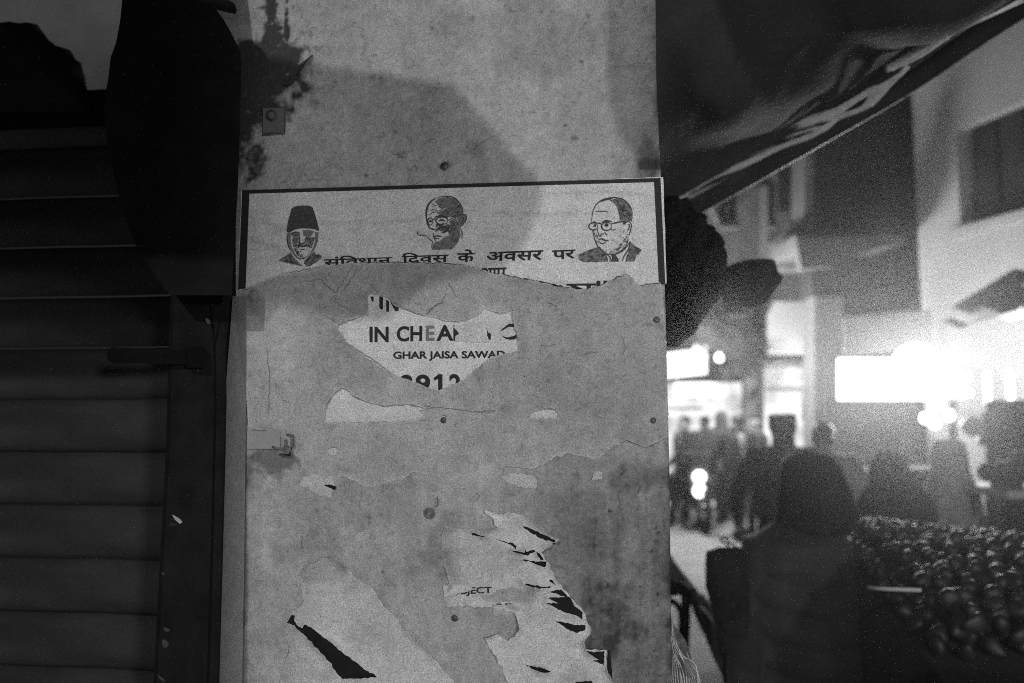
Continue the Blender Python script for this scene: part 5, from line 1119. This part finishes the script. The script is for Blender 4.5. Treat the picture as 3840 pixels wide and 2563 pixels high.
# dazzling shop at the right
ds = empty('bright_shop', (at(3400, 1543, 8.3).x, 8.3, 0), 'dazzlingly lit market shop under a pale awning at the right', 'shop')
slab('light_panel', rect(3150, 1345, 3560, 1500, 8.9), (0, .06, 0), 'panel_glow', ds)
slab('awning_valance', [at(3165, 1340, 8.6), at(3500, 1310, 8.2), at(3495, 1160, 8.2), at(3165, 1190, 8.6)], (0, .03, 0), 'tent_cloth', ds)
slab('back_wall', rect(3100, 1500, 3640, 1800, 9.4), (0, .1, 0), 'dim_wall', ds)
for i, (x0, x1, y) in enumerate([(3380, 3560, 1370), (3440, 3640, 1420), (3520, 3640, 1480)]):
    a, b = at(x0, y, 7.9), at(x1, y - 6, 7.6); tubes('light_tube', [([a, b], .035, .035)], 'tube_white', ds, sides=10)
for x, y, Y, p in ((3430, 1395, 7.7, 25), (3480, 1400, 7.6, 70), (3590, 1425, 7.6, 25)): lamp('shop_light', at(x, y, Y), p, .12)
lamp('floodlight', at(3440, 1390, 7.5), 720, .14, spot=75, aim=(.6, 0, 1.4), blend=1.0); lamp('corner_shop_light', at(2650, 1260, 10.0), 300, .15); lamp('lit_shop_light', at(2960, 1400, 11.3), 50, .1)
lathe('floodlight', at(3440, 1392, 7.75), [(.10, .10), (.24, .04), (.27, 0), (.22, -.03), (.05, -.05)], 'tube_white', ds, 'Y', 24)
for x, y in ((3505, 1590), (3560, 1560), (3470, 1570)): lathe('light_bulb', at(x, y, 7.6), [(.01, -.05), (.04, -.03), (.05, 0), (.03, .05)], 'tube_white', ds)
slab('side_post', rect(3575, 1500, 3590, 1800, 7.9), (0, .08, 0), 'far_dark', ds)
slab('counter', [at(3200, 1950, 7.0), at(3600, 1950, 6.6), at(3600, 1760, 6.6), at(3200, 1770, 7.0)], (0, .5, 0), 'cloth_mid', ds)
# right edge: striped awnings, post, goods
ra = empty('striped_awning', at(3740, 1230, 6.0), 'layered tarpaulins with pale hems at the right edge', 'awning')
for i, (pa_, pb_, m_, t_) in enumerate([((3600, 1235), (3900, 1090), 'cloth_mid', .02), ((3640, 1215), (3900, 1140), 'far_dark', .03), ((3630, 1215), (3750, 1180), 'white_trim', .018), ((3790, 1205), (3900, 1175), 'white_trim', .018), ((3640, 1180), (3900, 1030), 'dim_wall', .02)]):
    a, b = at(*pa_, 6.3 - i * .1), at(*pb_, 5.6 - i * .1)
    prism('tarpaulin', [a, b, b + Vector((0, 0, t_)), a + Vector((0, 0, t_))], [p + Vector((.12, .45, .10)) for p in (a, b, b + Vector((0, 0, t_)), a + Vector((0, 0, t_)))], m_, ra)
dp = slab('dark_post', rect(3775, 1500, 3900, 2100, 5.6), (0, .25, 0), 'far_dark'); tag(dp, 'dark thick post at the right border below the tarpaulins', 'post')
for i, (px, py, s) in enumerate([(3650, 1600, .13), (3720, 1560, .11), (3700, 1650, .1), (3740, 1690, .09)]):
    o = inflate('goods_bag', [(px + 90 * s / .16 * (1 + .2 * math.sin(k * 2.3 + i)) * math.cos(k * .52) * .6, py + 80 * s / .16 * math.sin(k * .52) * .6) for k in range(12)], 6.0 + .1 * i, s * .8, ('cloth_light', 'cloth_mid')[i % 2], seed=60 + i, fold=.5)
    tag(o, ('pale sack at shoulder height right of the shop light', 'dark sack above the tall pale-shawled figure', 'pale sack lowest but one by the post', 'lowest dark sack by the dark post')[i], 'sack')
for i, (x, y, Y, L_) in enumerate([(3785, 1392, 5.9, .22), (3700, 1400, 6.4, .25)]):
    a = at(x, y, Y); o = tubes('lamp_tube', [([a, a + Vector((0, 0, -L_))], .022, .022)], 'bulb_glow'); tag(o, ('upright lit tube lamp near the right border', 'upright lit tube lamp left of the border one')[i], 'lamp')

# ================================================================== unseen sheets added behind the camera, cut to shade the panel
def caster(name, lab, outline, Yp, src, m='blocker_cloth'):
    pts = []
    for x, y in outline:
        p = W(x, y, 0); d = src - p; t = (Yp - p.y) / d.y; pts.append(p + d * t)
    o = prism(name, pts, [p + Vector((0, -.004, 0)) for p in pts], m); tag(o, lab, 'shadow blocker'); return o
caster('shadow_blocker', 'unseen dark sheet cut to shade the middle of the pasted panel', [(700, 170), (1130, 235), (1702, 322), (2034, 700), (2010, 800), (1960, 930), (1880, 1000), (1600, 1070), (1430, 1200), (1250, 1190), (1000, 1125), (700, 1100)], -.45, LAMP_A)
caster('light_blocker', 'unseen dark sheet cut to shade the upper right of the panel', [(2265, -400), (2275, 200), (2290, 400), (2330, 520), (2400, 590), (2470, 640), (2700, 700), (2900, -400)], -.35, LAMP_A)
caster('light_blocker', 'unseen dark sheet added to shade the roller shutter and post on the left', [(-900, -250), (860, -250), (870, 500), (840, 1090), (560, 1120), (-900, 1200)], -.40, LAMP_A)
caster('shadow_blocker', 'unseen dark sheet added to shade the side board above the shutter', [(250, -260), (840, -260), (850, 600), (800, 1250), (450, 1250), (250, 1080), (-900, 900), (-900, -260)], -.5, LAMP_B)
def fixture(name, p, lab):
    e = empty(name, (p.x, p.y - .25, 0), lab, 'lamp')
    tubes('pole', [([(p.x, p.y - .35, 0), (p.x, p.y - .35, p.z + .1), (p.x, p.y, p.z + .14)], .03, .02)], 'dark_metal', e)
    lathe('lamp_shade', (p.x, p.y, p.z + .06), [(.12, 0), (.11, .02), (.05, .08), (.02, .1)], 'dark_metal', e)
fixture('street_lamp', LAMP_A, 'street lamp on a thin pole behind the viewer')
fixture('fill_lamp', LAMP_B, 'added fill lamp on a pole behind the viewer to the right')

# ================================================================== night haze in the lane
hz = box('haze', (0, 8, 3.5), (34, 30, 9.2), None)
hz.data.materials.clear(); hm = bpy.data.materials.new('haze'); hm.use_nodes = True; hm.node_tree.nodes.clear()
ho = hm.node_tree.nodes.new('ShaderNodeOutputMaterial'); hv = hm.node_tree.nodes.new('ShaderNodeVolumePrincipled')
hv.inputs['Color'].default_value = (.9, .9, .9, 1); hv.inputs['Density'].default_value = .0095; hv.inputs['Anisotropy'].default_value = .945
hm.node_tree.links.new(hv.outputs[0], ho.inputs['Volume']); hz.data.materials.append(hm); hz['kind'] = 'stuff'
